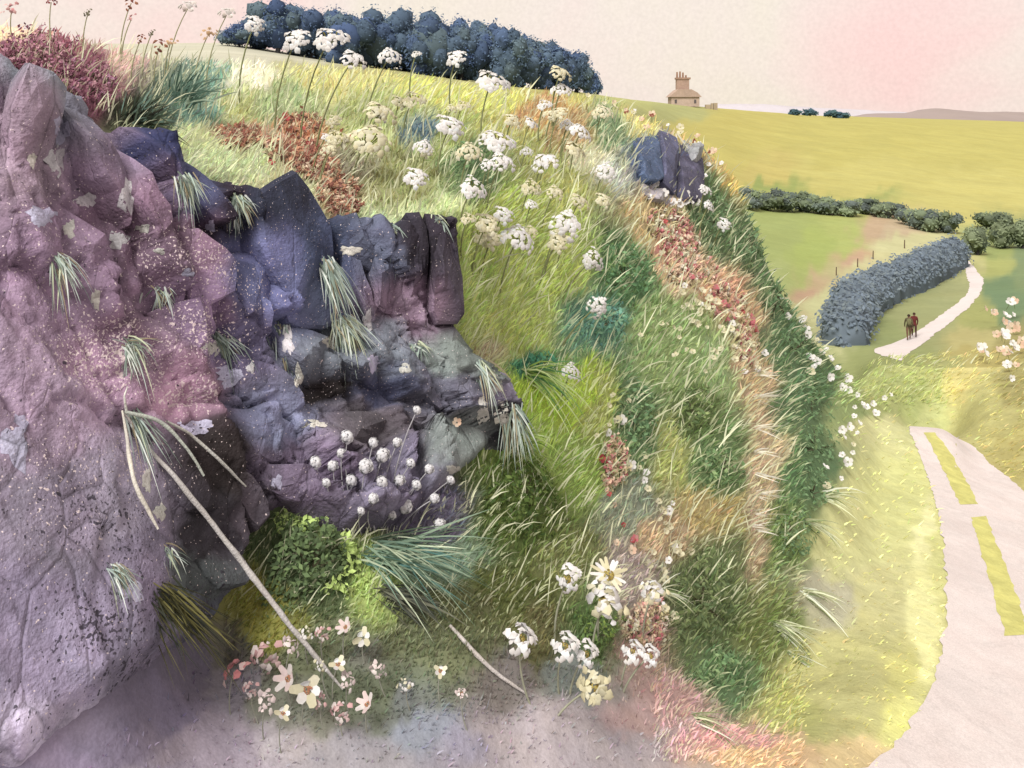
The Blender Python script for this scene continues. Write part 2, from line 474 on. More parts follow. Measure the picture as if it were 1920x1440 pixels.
# pigment patches: what grows where, and in ROCK stone tones with shade painted in (column, row, half width, half height, colour)
NEAR = [
 (20,20,120,40,(226,196,160)),(150,40,90,30,(224,190,160)),(300,60,80,40,(222,196,158)),(60,110,70,50,(148,82,98)),(150,150,60,40,(132,78,92)),
 (240,110,40,40,(200,165,150)),(480,130,70,22,(216,206,176)),(420,95,60,20,(208,200,160)),(620,150,80,30,(188,180,112)),(900,185,150,25,(186,184,98)),(1010,205,50,35,(178,140,92)),
 (520,200,70,40,(152,162,112)),(390,190,50,50,(112,142,122)),(320,160,50,50,(88,108,90)),(260,225,50,30,(62,62,46)),(460,200,50,40,(165,165,105)),
 (700,220,60,40,(152,157,97)),(690,258,45,25,(188,190,124)),(790,250,40,20,(92,112,120)),(880,310,60,50,(92,116,74)),(840,260,40,40,(150,155,90)),(660,310,40,50,(132,122,97)),
 (760,340,80,40,(142,142,88)),(940,240,60,40,(168,165,92)),(980,300,50,50,(150,152,85)),(560,240,36,20,(186,124,86)),(450,262,40,20,(150,88,72)),(570,300,50,26,(160,100,80)),(630,362,45,32,(142,88,62)),(520,280,30,25,(205,170,140)),
 (350,275,80,18,(190,192,140)),(450,312,80,18,(192,198,148)),(560,362,60,22,(186,186,140)),(700,402,70,18,(190,196,148)),(800,388,50,20,(184,192,138)),
 (950,440,70,60,(168,180,88)),(900,520,40,80,(160,176,92)),(1000,520,90,50,(172,184,92)),(1050,340,50,40,(158,158,88)),(1100,305,38,32,(196,188,150)),(1140,330,28,30,(176,176,160)),(1060,250,50,40,(168,140,96)),
 (1170,520,46,70,(98,130,84)),(1130,610,60,48,(96,136,112)),(960,590,70,50,(170,180,96)),(915,640,25,30,(172,157,122)),(1010,682,38,18,(66,122,92)),
 (1050,745,60,45,(167,187,64)),(1000,825,50,50,(150,172,72)),(1085,880,60,50,(142,162,77)),(980,950,78,90,(88,104,46)),(960,1100,80,60,(98,104,52)),
 (1190,790,40,76,(102,126,82)),(1250,640,60,80,(134,152,92)),(1300,775,48,62,(96,112,62)),(1250,850,35,60,(166,168,96)),(1120,780,30,50,(165,170,90)),
 (1225,420,45,45,(192,168,118)),(1272,460,36,25,(198,112,110)),(1290,515,46,28,(204,172,136)),(1360,572,34,36,(196,150,118)),(1400,642,20,50,(180,150,114)),(1430,720,16,60,(184,156,118)),
 (1442,880,24,90,(190,166,128)),(1425,1010,18,70,(184,158,126)),(1330,690,50,50,(134,152,97)),(1345,880,50,50,(104,128,78)),(1320,960,60,40,(172,152,98)),
 (1190,960,50,50,(140,145,120)),(1250,1000,55,45,(184,156,120)),(1310,1130,70,90,(106,120,74)),(1350,1270,48,50,(102,128,82)),(1450,1170,55,60,(118,128,70)),
 (1180,1070,45,45,(166,150,138)),(1215,1180,40,46,(190,150,138)),(1120,1180,50,50,(94,114,62)),(1050,1050,50,50,(122,127,72)),(1270,1310,60,40,(190,152,142)),
 (1365,1392,70,22,(212,156,150)),(1200,1350,80,25,(190,156,148)),(1330,420,38,60,(98,118,78)),(1420,470,30,60,(98,122,82)),(1470,575,40,60,(96,122,82)),
 (1520,720,50,80,(92,117,77)),(1530,880,50,90,(92,122,77)),(1480,1010,40,80,(117,137,77)),(1240,310,45,45,(84,99,127)),(1140,240,40,35,(112,132,92)),
 (1250,222,80,20,(202,187,112)),(1320,262,40,32,(208,180,116)),(1385,320,20,30,(200,168,92)),(1590,760,40,60,(150,165,100)),(1600,1000,80,90,(202,197,127)),(1550,1120,70,60,(178,170,136)),
 (1600,1250,110,90,(188,180,112)),(1700,890,45,60,(206,202,124)),(1738,1000,22,40,(226,218,150)),(1735,1180,28,90,(228,220,146)),(1700,1350,36,60,(222,216,122)),(1590,1428,60,20,(222,192,132)),
 (1450,1425,80,18,(222,182,134)),(1500,1330,60,45,(184,180,104)),(1640,800,60,50,(204,198,132)),(1665,740,90,50,(162,167,97)),(1700,700,60,25,(170,172,100)),(1760,770,30,30,(180,180,110)),
 (1850,760,60,70,(184,174,104)),(1900,850,60,60,(176,162,92)),(1900,720,40,40,(164,152,88)),(1800,720,40,30,(200,184,108)),(1810,660,50,30,(206,190,116)),
 (1050,1390,150,55,(168,154,154)),(800,1375,60,30,(140,142,150)),(700,1290,110,50,(112,118,90)),(820,1210,90,50,(116,120,84)),(560,1320,80,50,(132,132,112)),
 (400,1400,110,50,(160,144,154)),(640,1420,100,25,(152,144,146)),(950,1290,50,50,(122,112,104)),(860,1140,70,40,(104,106,66)),(500,1150,60,60,(152,147,66)),(580,1060,80,90,(84,98,62)),
 (650,985,60,35,(166,182,97)),(705,1090,35,60,(170,184,102)),(830,1050,90,35,(132,152,122)),(760,960,80,40,(104,96,112)),(1000,1200,40,60,(110,106,64)),(1080,1280,50,40,(130,135,125)),
 (100,1420,120,40,(160,142,166)),(350,1240,60,50,(112,102,118)),(300,1320,70,50,(126,114,134)),(200,1400,80,40,(142,128,148)),(430,1290,40,50,(140,130,136)),(440,1210,40,40,(110,104,92)),(280,1430,90,22,(160,146,160)),(60,1430,80,22,(140,126,150)),(520,1400,70,40,(178,166,166)),(880,1400,60,30,(150,142,156)),(760,1310,50,30,(120,122,116)),(620,1230,60,40,(122,126,92)),(690,1240,50,30,(130,128,110)),(1790,1000,40,120,(204,198,120)),(1850,1300,60,200,(206,196,120)),(1660,950,50,60,(204,200,124)),(1650,1120,60,60,(198,190,126)),(1680,1260,50,50,(204,196,112)),
]
ROCK = [
 (0,300,80,150,(142,117,132)),(100,225,80,50,(132,127,142)),(40,165,60,40,(128,134,144)),(60,500,90,140,(132,104,126)),(200,430,70,70,(118,90,108)),(300,470,70,60,(128,98,118)),
 (30,780,80,120,(142,117,137)),(150,690,90,60,(150,114,136)),(100,1000,120,110,(138,124,142)),(60,1200,110,110,(140,126,150)),(210,1080,70,70,(116,102,122)),(250,1250,90,60,(108,98,116)),(120,1360,100,50,(164,150,170)),(270,1390,100,50,(174,156,174)),
 (250,290,45,55,(44,48,84)),(330,370,45,60,(82,84,118)),(385,410,36,56,(44,34,46)),(170,300,50,60,(120,100,120)),(470,410,80,50,(42,44,60)),(560,500,60,60,(60,66,92)),(450,530,65,60,(98,98,138)),(330,600,60,50,(142,112,142)),(420,640,45,40,(92,82,112)),
 (570,570,50,60,(76,80,104)),(700,450,50,60,(82,84,104)),(780,460,80,50,(38,32,40)),(760,570,70,40,(112,88,104)),(835,520,30,90,(62,54,64)),(850,665,45,38,(106,112,106)),(640,670,80,40,(104,106,116)),(780,740,60,40,(88,84,98)),  # darkest entries: shade of the overhang on the columns, painted into the stone
 (680,740,60,30,(76,78,104)),(610,738,70,18,(30,24,24)),(920,720,36,56,(124,114,134)),(920,812,46,24,(24,22,28)),(500,800,80,40,(108,108,134)),(650,820,80,60,(92,82,88)),(550,890,80,50,(104,88,108)),(720,900,70,60,(108,98,118)),  # near-black entries: crevice shadow painted into the stone colour
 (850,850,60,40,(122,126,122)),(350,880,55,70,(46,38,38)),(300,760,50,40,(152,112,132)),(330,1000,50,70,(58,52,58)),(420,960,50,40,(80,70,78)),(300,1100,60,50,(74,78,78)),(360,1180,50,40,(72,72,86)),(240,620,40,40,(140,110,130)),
]
FAR = [
 (1860,672,70,18,(194,176,98)),(1760,688,60,12,(178,176,104)),(1910,655,40,20,(184,168,94)),(1830,690,50,10,(198,182,104)),
 (470,110,90,25,(216,208,176)),(700,140,120,20,(188,180,112)),(1000,178,120,16,(194,184,96)),(1150,188,60,15,(198,196,110)),(1260,205,80,20,(186,184,108)),(1400,235,90,40,(206,190,92)),(1600,260,150,50,(206,192,94)),(1850,280,120,50,(208,194,96)),(1850,350,120,40,(214,200,104)),(1600,330,120,30,(212,198,102)),(1450,325,60,25,(208,188,96)),
 (1450,352,60,10,(160,172,84)),(1620,372,60,10,(168,176,88)),
 (1450,440,60,50,(172,182,98)),(1520,470,50,40,(176,188,92)),(1430,520,40,30,(182,190,108)),(1580,445,30,40,(184,192,98)),(1640,430,45,22,(206,172,130)),(1590,495,32,20,(208,166,128)),(1530,545,34,18,(206,162,124)),(1690,440,40,16,(206,178,136)),
 (1690,465,50,16,(216,208,144)),(1620,510,50,16,(216,206,142)),(1550,590,40,50,(212,206,140)),(1740,452,40,14,(214,206,142)),
 (1720,580,70,50,(170,172,108)),(1650,630,50,25,(160,168,100)),(1780,540,50,25,(176,176,112)),(1820,490,25,30,(206,198,124)),(1875,490,40,35,(186,188,100)),(1890,560,40,50,(124,150,100)),(1920,480,30,40,(140,158,104)),
 (1840,590,30,40,(176,176,96)),(1830,640,40,20,(204,190,116)),(1900,640,30,30,(180,166,98)),(1665,690,90,30,(162,167,97)),(1900,450,60,20,(166,176,96)),
]


def patch_col(px, py, table, warp=1.0, gain=1.0):
    px = np.asarray(px, float); py = np.asarray(py, float)
    wx = px + warp * (30 * fbm(px / 60, py / 60, s=11, o=3) + 14 * fbm(px / 16, py / 16, s=15, o=2))
    wy = py + warp * (30 * fbm(px / 60, py / 60, s=21, o=3) + 14 * fbm(px / 16, py / 16, s=25, o=2))
    wx = wx.astype(np.float32); wy = wy.astype(np.float32)
    acc = np.zeros(px.shape + (3,), np.float32); tot = np.zeros(px.shape, np.float32)
    for (bx, by, rx, ry, c) in table:
        d2 = ((wx - bx) / rx) ** 2 + ((wy - by) / ry) ** 2
        wt = 0.10 + d2
        wt = 1.0 / (wt * wt * wt)
        acc += wt[..., None] * lin(c).astype(np.float32); tot += wt
    return acc / tot[..., None] * ALB * np.asarray(gain)


cols = np.unique(np.concatenate([np.linspace(-1300, -40, 45), np.linspace(-40, 1960, 480), np.linspace(1960, 3300, 45)]))


def sheet(name, k0, k1, nk, table, mat, gain=1.0):
    ks = np.linspace(k0, k1, nk)
    PX, K = np.meshgrid(cols, ks, indexing='ij')
    P = surf(PX.ravel(), K.ravel())
    a, b = proj(surf(PX.ravel(), K.ravel(), False))
    c = patch_col(np.clip(a, -200, 2100), np.clip(b, -60, 1600), table, gain=gain)
    nc = len(cols)
    I = np.arange(nc * nk).reshape(nc, nk)
    Q = np.stack([I[:-1, :-1], I[1:, :-1], I[1:, 1:], I[:-1, 1:]], -1).reshape(-1, 4)
    o = mesh_obj(name, P, Q, mat, col=c)
    return tag(o, kind='structure')


tag(sheet('hillside_ground', 0.0, 7.0, 340, NEAR, M_BANK, 1.04), 'flowery roadside bank and grass verge of green, ochre and lavender patches', 'ground')
tag(sheet('field_ground', 7.0, 12.0, 130, FAR, M_FIELD, 0.76), 'yellow and green fields rolling away to the skyline', 'field')


def ribbon(name, left, right, mat, lift, n=90, m=9, kmin=0.4, kmax=12, rag=0):
    """a sheet following the ground between two edge lines given as ground points"""
    Lp = np.array(left); Rp = np.array(right)
    def res(P):
        d = np.concatenate([[0], np.cumsum(np.linalg.norm(np.diff(P, axis=0), axis=1))]); t = np.linspace(0, d[-1], n)
        return np.stack([pchip(d, P[:, i], t) for i in range(3)], -1)
    A, B = res(Lp), res(Rp)
    if rag:
        for E in (A, B):
            E[:, 0] += rag * fbm(E[:, 1] * 2.2, E[:, 0] * 2.2, s=17) + rag * fbm(E[:, 1] * 7, E[:, 0] * 7, s=19)
    t = np.linspace(0, 1, m)[None, :, None]
    G = A[:, None] * (1 - t) + B[:, None] * t
    z, _ = ground_z(G[..., 0].ravel(), G[..., 1].ravel())
    G = G.reshape(-1, 3); G[:, 2] = z + lift
    I = np.arange(n * m).reshape(n, m)
    Q = np.stack([I[:-1, :-1], I[:-1, 1:], I[1:, 1:], I[1:, :-1]], -1).reshape(-1, 4)
    return mesh_obj(name, G, Q, mat)


def gp(pts, kmin=0.4, kmax=12):
    return [at(a, b, kmin, kmax) for a, b in pts]


rd_l = gp([(1420, 1640), (1560, 1500), (1640, 1440), (1700, 1370), (1745, 1290), (1768, 1200), (1774, 1100), (1768, 1010), (1752, 940), (1734, 880), (1718, 838), (1706, 812)], 0.4, 5.1)
rd_r = gp([(2700, 1640), (2600, 1500), (2520, 1400), (2420, 1300), (2300, 1200), (2180, 1110), (2080, 1030), (2000, 985), (1930, 935), (1870, 880), (1822, 835), (1784, 808)], 0.4, 5.2)
ext = [surf(np.array([p]), np.array([k]))[0] for p, k in ((1714, 5.4), (1724, 5.75))]
ext2 = [surf(np.array([p]), np.array([k]))[0] for p, k in ((1794, 5.4), (1800, 5.75))]
tag(ribbon('road', rd_l + ext, rd_r + ext2, M_ROAD, 0.018, n=160, m=14, rag=0.07), 'pale pinkish lane curving downhill past the grass verge', 'road', kind='structure')
for q, (lft, rgt) in enumerate((
        ([(1732, 812), (1752, 850), (1775, 895), (1800, 948)], [(1752, 812), (1782, 850), (1808, 895), (1832, 946)]),
        ([(1820, 972), (1838, 1030), (1858, 1100), (1884, 1195)], [(1850, 970), (1872, 1030), (1900, 1100), (1932, 1190)]))):
    o = ribbon('road_marking', gp(lft, 0.4, 5.2), gp(rgt, 0.4, 5.2), M_YELLOW, 0.023, n=40, m=5, rag=0.05)
    tag(o, ['worn yellow dash on the lane, farther one near the dip', 'worn yellow dash on the lane, nearer one at the right'][q], 'road marking', kind='structure')
pa_l = gp([(1684, 677), (1652, 668), (1640, 661), (1690, 640), (1730, 618), (1770, 590), (1805, 560), (1818, 536), (1812, 515), (1804, 490), (1800, 462)], 7.2, 9)
pa_r = gp([(1690, 677), (1698, 668), (1712, 660), (1740, 640), (1785, 604), (1815, 580), (1838, 550), (1843, 525), (1834, 512), (1816, 490), (1808, 462)], 7.2, 9)
tag(ribbon('path', pa_l, pa_r, M_PATH, 0.018, n=110, m=7, rag=0.16), 'pale footpath climbing from the dip where two people walk', 'path', kind='structure')


# ------------------------------------------------------------------ rock face of the cutting
def inpoly(px, py, poly):
    px = np.asarray(px, float); py = np.asarray(py, float)
    ins = np.zeros(px.shape, bool)
    n = len(poly)
    for i in range(n):
        (x0, y0), (x1, y1) = poly[i], poly[(i + 1) % n]
        c = ((y0 > py) != (y1 > py)) & (px < (x1 - x0) * (py - y0) / ((y1 - y0) if y1 != y0 else 1e-9) + x0)
        ins ^= c
    return ins


def polydist(px, py, poly):
    px = np.asarray(px, float); py = np.asarray(py, float)
    best = np.full(px.shape, 1e9)
    n = len(poly)
    for i in range(n):
        (x0, y0), (x1, y1) = poly[i], poly[(i + 1) % n]
        dx, dy = x1 - x0, y1 - y0
        t = np.clip(((px - x0) * dx + (py - y0) * dy) / (dx * dx + dy * dy + 1e-9), 0, 1)
        best = np.minimum(best, np.hypot(px - x0 - t * dx, py - y0 - t * dy))
    return np.where(inpoly(px, py, poly), best, -best)


def normal(px, k):
    px = np.asarray(px, float); k = np.asarray(k, float)
    a = surf(px + 6, k, False) - surf(px - 6, k, False)
    b = surf(px, np.minimum(k + 0.06, 12), False) - surf(px, k - 0.06, False)
    n = np.cross(a, b)
    n = n / np.linalg.norm(n, axis=-1, keepdims=True)
    P = surf(px, k, False) - np.array([0, 0, EYE])
    return n * -np.sign((n * P).sum(-1, keepdims=True))


ROCKPOLY = [(-1300, -60), (-500, 60), (0, 122), (100, 182), (200, 248), (300, 305), (420, 372), (470, 366), (520, 376), (600, 418), (640, 425), (700, 418), (760, 422), (846, 406),
            (852, 610), (880, 660), (935, 760), (955, 836), (905, 852), (840, 905), (750, 985), (640, 1000), (520, 958), (455, 985), (420, 1080), (415, 1190), (330, 1280), (240, 1360), (60, 1500), (-1300, 1700)]


def speck(px, py):
    s = np.zeros(px.shape)
    for bx, by, rx, ry, v in ((170, 690, 130, 90, 1.0), (300, 500, 110, 80, .75), (340, 640, 90, 70, .9), (300, 760, 60, 40, 1.0), (60, 500, 90, 200, .35), (420, 560, 70, 60, .5), (60, 900, 90, 130, .45), (200, 880, 80, 80, .5), (650, 640, 160, 140, .15)):
        s = np.maximum(s, v * np.exp(-(((px - bx) / rx) ** 2 + ((py - by) / ry) ** 2)))
    d = np.zeros(px.shape)
    for bx, by, rx, ry, v in ((130, 1000, 110, 70, .8), (160, 1190, 100, 80, 1.0), (250, 1270, 110, 60, .9), (200, 1080, 90, 70, .6), (330, 1150, 80, 60, .8), (460, 940, 80, 30, .4), (60, 1330, 80, 60, .4)):
        d = np.maximum(d, v * np.exp(-(((px - bx) / rx) ** 2 + ((py - by) / ry) ** 2)))
    return s, d


RG = np.array([1.38, 1.42, 1.34])
seeds = rng.uniform(0, 1, (520, 2)) * np.array([2700, 2600]) + np.array([-450, -500])
stilt = rng.normal(0, 2.0, (520, 2)); sh_ = rng.uniform(-1, 1, 520)


def strata(px, py):
    """blocky jointing: joints run steeply down to the right"""
    qx = px + 12 * fbm(px / 40, py / 40, s=31); qy = py + 12 * fbm(px / 40, py / 40, s=41)
    ca, sa = math.cos(R(62)), math.sin(R(62))
    qx = qx.astype(np.float32); qy = qy.astype(np.float32)
    al = (qx * ca + qy * sa) * 0.34; ac = (-qx * sa + qy * ca)
    sal = (seeds[:, 0] * ca + seeds[:, 1] * sa) * 0.34; sac = (-seeds[:, 0] * sa + seeds[:, 1] * ca)
    d1 = np.full(px.shape, 1e9); d2 = d1.copy(); idx = np.zeros(px.shape, int)
    for i in range(len(seeds)):
        d = (al - sal[i]) ** 2 + (ac - sac[i]) ** 2
        lt = d < d1
        d2 = np.where(lt, d1, np.minimum(d2, d)); idx = np.where(lt, i, idx); d1 = np.where(lt, d, d1)
    d1, d2 = np.sqrt(d1), np.sqrt(d2)
    h = 0.055 * sh_[idx] + 0.0011 * (stilt[idx, 0] * (al - sal[idx]) + stilt[idx, 1] * (ac - sac[idx]))
    h = np.clip(h, -0.11, 0.13)
    crack = np.clip((d2 - d1) / 9.0, 0, 1)
    return h - 0.05 * (1 - crack) ** 1.5


rk_cols = np.concatenate([np.linspace(-1300, -40, 40), np.linspace(-35, 1010, 140)])
rk_ks = np.linspace(0.7, 5.6, 175)
PX, K = np.meshgrid(rk_cols, rk_ks, indexing='ij')
PX = PX + rng.uniform(-2.6, 2.6, PX.shape); K = K + rng.uniform(-.010, .010, K.shape)
PXf, Kf = PX.ravel(), K.ravel()
Pb = surf(PXf, Kf, False)
a_, b_ = proj(Pb)
sdist = polydist(a_, b_, ROCKPOLY) + 7 * fbm(a_ / 22, b_ / 22, s=51)
rise = np.clip((sdist + 14) / (34 + 110 * np.clip((b_ - 1120) / 120, 0, 1)), 0, 1); rise = rise * rise * (3 - 2 * rise)
soft = np.clip(1.1 - np.clip((b_ - 520) / 380, 0, 1) * np.clip((520 - a_) / 260, 0, 1), 0.08, 1) * np.clip((a_ + 40) / 220, 0.45, 1)
proud = np.clip((1320 - b_) / 260, 0.0, 1)
off = -0.22 + rise * np.maximum(0.33, 0.34 + 0.10 * proud + soft * (1.7 * strata(a_, b_) + 0.7 * strata(a_ * 1.6 + 250, b_ * 1.6 - 400) + 0.05 * fbm(a_ / 12, b_ / 12, s=61)))
Pr = Pb + normal(PXf, Kf) * off[:, None]
spk, drk = speck(a_, b_)
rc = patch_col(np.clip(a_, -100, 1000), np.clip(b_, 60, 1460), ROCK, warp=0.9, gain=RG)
keep = (rise > 0.0).reshape(PX.shape)
I = np.arange(PX.size).reshape(PX.shape)
Q = np.stack([I[:-1, :-1], I[1:, :-1], I[1:, 1:], I[:-1, 1:]], -1)
qk = keep[:-1, :-1] | keep[1:, :-1] | keep[1:, 1:] | keep[:-1, 1:]
Q = Q[qk]
used, inv = np.unique(Q, return_inverse=True)
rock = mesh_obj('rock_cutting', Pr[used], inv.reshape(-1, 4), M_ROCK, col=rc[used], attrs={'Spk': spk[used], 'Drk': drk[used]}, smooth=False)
tag(rock, 'purple and indigo rock face of the road cutting, speckled with lichen', 'rock face')


def slab(name, poly, th, parent, kmin, kmax, colr=None, table=ROCK, jig=4.0, mat=None, back=0.15):
    """a stone standing proud of the face: outline on the face, chamfered front"""
    poly = np.array(poly, float)
    n = len(poly); m_ = 15
    cl = np.vstack([poly, poly[:1]])
    d = np.concatenate([[0], np.cumsum(np.linalg.norm(np.diff(cl, axis=0), axis=1))])
    t = np.linspace(0, d[-1], m_, endpoint=False)
    ring = np.stack([np.interp(t, d, cl[:, i]) for i in (0, 1)], -1)
    sd_ = random.randint(0, 900)
    ring += jig * np.stack([fbm(ring[:, 0] / 16, ring[:, 1] / 16, s=sd_), fbm(ring[:, 0] / 16, ring[:, 1] / 16, s=sd_ + 3)], -1)
    cen = ring.mean(0)
    fac_a = rng.uniform(0.95, 1.25, 4); fac_b = rng.normal(0, 0.5, (4, 2))
    size = np.abs(ring - cen).max()
    V, Cc, S1, D1 = [], [], [], []
    for s, o in ((1.04, -back), (1.0, 0.90), (0.93, 1.0), (0.62, 1.0), (0.3, 1.0), (0.0, 1.0)):
        pts = cen + (ring - cen) * s if s > 0 else cen[None]
        ks = np.array([hit(p[0], p[1], kmin, kmax) or kmax for p in pts])
        P = surf(pts[:, 0], ks, False); nn = normal(pts[:, 0], ks)
        f = o * th
        if o > 0:
            rel = (pts - cen) / max(size, 1)
            pl = np.min(fac_a[None] + rel @ fac_b.T, axis=1)
            f = o * th * np.clip(pl, 0.35, 1.35) + 0.035 * th * fbm(pts[:, 0] / 9, pts[:, 1] / 9, s=sd_ + 7)
        else:
            f = np.full(len(pts), -back)
        V.append(P + nn * np.reshape(f, (-1, 1)))
        if colr is None:
            Cc.append(patch_col(pts[:, 0], pts[:, 1], table, warp=0.5, gain=RG))
        else:
            Cc.append(np.tile(alb(colr), (len(pts), 1)))
        u, v = speck(pts[:, 0], pts[:, 1]); S1.append(u); D1.append(v)
    Vv = np.vstack(V); base = 0; Fc = []
    for r in range(4):
        a, b = r * m_, (r + 1) * m_
        for i in range(m_):
            j = (i + 1) % m_
            Fc += [(a + i, a + j, b + i), (a + j, b + j, b + i)]
    a = 4 * m_; c = 5 * m_
    for i in range(m_):
        Fc.append((a + i, a + (i + 1) % m_, c))
    loc = Vv.mean(0)
    cc = np.vstack(Cc) * random.uniform(0.86, 1.12)
    return mesh_obj(name, Vv, Fc, mat or M_ROCK, parent, cc, False, {'Spk': np.concatenate(S1), 'Drk': np.concatenate(D1)}, loc)


BLOCKS = [
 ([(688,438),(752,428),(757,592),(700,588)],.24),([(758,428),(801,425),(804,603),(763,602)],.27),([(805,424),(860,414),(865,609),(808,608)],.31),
 ([(415,395),(470,374),(520,382),(562,425),(604,460),(600,560),(500,590),(440,500)],.30),([(492,480),(560,450),(622,505),(645,602),(560,640),(497,612)],.22),([(610,430),(686,430),(690,520),(640,500)],.22),([(650,520),(700,530),(704,640),(680,640)],.20),
 ([(195,258),(255,275),(300,345),(292,392),(240,340)],.22),([(262,285),(318,325),(362,385),(400,440),(350,432),(300,362)],.16),([(330,335),(400,372),(428,452),(402,440),(357,385)],.26),
 ([(70,215),(112,226),(205,400),(192,450),(122,350)],.13),([(132,250),(182,290),(262,440),(236,472),(172,370)],.16),([(22,382),(72,366),(172,520),(216,592),(172,592),(82,480)],.12),([(215,472),(300,440),(390,490),(397,560),(332,600),(272,552)],.17),
 ([(400,480),(480,490),(486,600),(420,620),(398,560)],.20),([(250,600),(330,572),(400,605),(410,690),(330,720),(270,680)],.17),
 ([(798,620),(860,612),(897,660),(890,692),(830,692),(800,660)],.30),([(880,692),(940,700),(968,790),(942,812),(890,790),(870,730)],.26),([(790,694),(868,700),(886,790),(850,812),(790,750)],.20),([(690,652),(782,690),(800,772),(740,752),(690,700)],.18),([(600,642),(682,662),(690,730),(640,735),(600,700)],.22),
 ([(700,750),(790,772),(840,824),(780,842),(700,795)],.17),([(500,612),(590,642),(602,720),(540,740),(505,690)],.20),([(420,692),(500,700),(542,760),(500,792),(420,772)],.17),([(360,792),(470,780),(560,802),(562,862),(450,882),(380,842)],.16),([(570,792),(690,775),(702,850),(630,882),(570,862)],.14),
 ([(470,892),(570,882),(600,950),(500,952),(460,930)],.13),([(600,892),(720,862),(780,902),(740,965),(630,975)],.12),([(712,812),(840,846),(852,898),(760,890)],.14),([(248,862),(310,842),(352,960),(300,990),(262,930)],.14),([(332,832),(420,902),(472,958),(430,1000),(360,930)],.16),
 ([(300,1010),(400,1010),(412,1100),(330,1130)],.14),
 ([(0,180),(55,200),(70,330),(10,370),(-20,260)],.12),([(640,440),(690,600),(660,640),(610,560)],.12),([(265,500),(300,520),(372,640),(352,650),(300,580)],.14),([(405,470),(440,500),(470,640),(440,640),(410,560)],.18),
]
for poly, th in BLOCKS:
    cx_, cy_ = np.mean(poly, 0)
    if cx_ < 260 and cy_ > 430 or cy_ > 960:
        th = 0.62 * th
    if cy_ > 612 and 340 < cx_ < 840:      # lower ledges dip down to the right
        q_ = np.array(poly, float) - (cx_, cy_)
        ax = np.array([.74, .67]); ay = np.array([-.67, .74])
        poly = [(cx_ + 1.0 * ((v @ ax) * 1.28 * ax[0] + (v @ ay) * .82 * ay[0]), cy_ + ((v @ ax) * 1.28 * ax[1] + (v @ ay) * .82 * ay[1])) for v in q_]
        poly = [(min(a, 972), b) for a, b in poly]
    ext_ = 0.16
    if cx_ > 660 and cy_ < 612:                    # the columns keep their square corner
        poly = [(a - 16, b) for a, b in poly]; ext_ = 0.12
    elif cx_ > 780:
        poly = [(a - 22, b) for a, b in poly]; ext_ = -0.02
    elif cx_ < 330 and cy_ < 640:
        ext_ = 0.24
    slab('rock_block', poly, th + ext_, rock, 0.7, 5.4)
PALE = [((300,470),10,7),((352,512),12,8),((560,705),8,22),((540,640),10,26),((700,680),10,18),((585,795),26,8),((470,690),8,10),((180,560),9,20),((130,430),12,16),((250,1110),20,18),((300,960),12,16),((275,900),9,22),((60,300),8,14),((690,600),8,20),((620,640),14,14),((520,905),10,14),((850,880),14,8),((760,690),10,12),((115,245),14,24),((105,300),17,27),((162,376),20,13),((78,405),26,18),((238,372),14,32),((268,428),14,8),((222,450),20,16),((395,424),9,11),((905,772),11,28),((942,776),15,26),((925,722),15,24),((400,652),16,14),((430,705),26,20),((368,800),30,14),((656,470),22,9),((30,830),26,50)]
from mathutils.bvhtree import BVHTree
bpy.context.view_layer.update()
_bv, _bf = [], []
for o in [rock] + list(rock.children):
    b0 = len(_bv)
    _bv += [tuple(o.matrix_world @ v.co) for v in o.data.vertices]
    _bf += [tuple(b0 + q for q in f.vertices) for f in o.data.polygons]
RBVH = BVHTree.FromPolygons(_bv, _bf)
EYEV = Vector((0, 0, EYE))


def on_rock(px, py):
    """point and normal on the stones seen along a sight line, else the ground"""
    d = Vector(ray(px, py, 1.0)) - EYEV
    h = RBVH.ray_cast(EYEV, d.normalized(), 30)
    g = at(px, py)
    if h[0] is not None and h[0].y < g[1] + 0.6:
        n_ = h[1] if h[1].dot(d) < 0 else -h[1]
        return np.array(h[0]), np.array(n_)
    k_ = hit(px, py) or 5
    return g, normal(np.array([float(px)]), np.array([k_]))[0]


for q, ((cx, cy), rx, ry) in enumerate(PALE):
    nr, na = 4, 18
    V = [on_rock(cx, cy)]
    for r in range(1, nr + 1):
        for a in range(na):
            t = 2 * math.pi * a / na
            w_ = 1 + .22 * math.sin(3 * t + cx) + .16 * math.sin(7 * t + cy) + random.uniform(-.12, .12) * (r == nr)
            V.append(on_rock(cx + rx * w_ * math.cos(t) * r / nr, cy + ry * w_ * math.sin(t) * r / nr))
    V = np.array([v + n_ * (.006 if i < 1 + na * (nr - 1) else .001) for i, (v, n_) in enumerate(V)])
    Fc = [(0, 1 + a, 1 + (a + 1) % na) for a in range(na)]
    for r in range(1, nr):
        Fc += [(1 + (r - 1) * na + a, 1 + r * na + a, 1 + r * na + (a + 1) % na, 1 + (r - 1) * na + (a + 1) % na) for a in range(na)]
    mesh_obj('lichen_patch', V, Fc, M_ROCK, rock, alb(random.choice([(206,198,194),(200,194,178),(190,182,202),(212,204,184)])) * 0.95, True, None, V.mean(0))
outc = empty('rock_outcrop', surf(np.array([1245.]), np.array([4.8]))[0], 'dark blue rock outcrop breaking through the crest of the bank', 'rock')
bpy.context.view_layer.update()
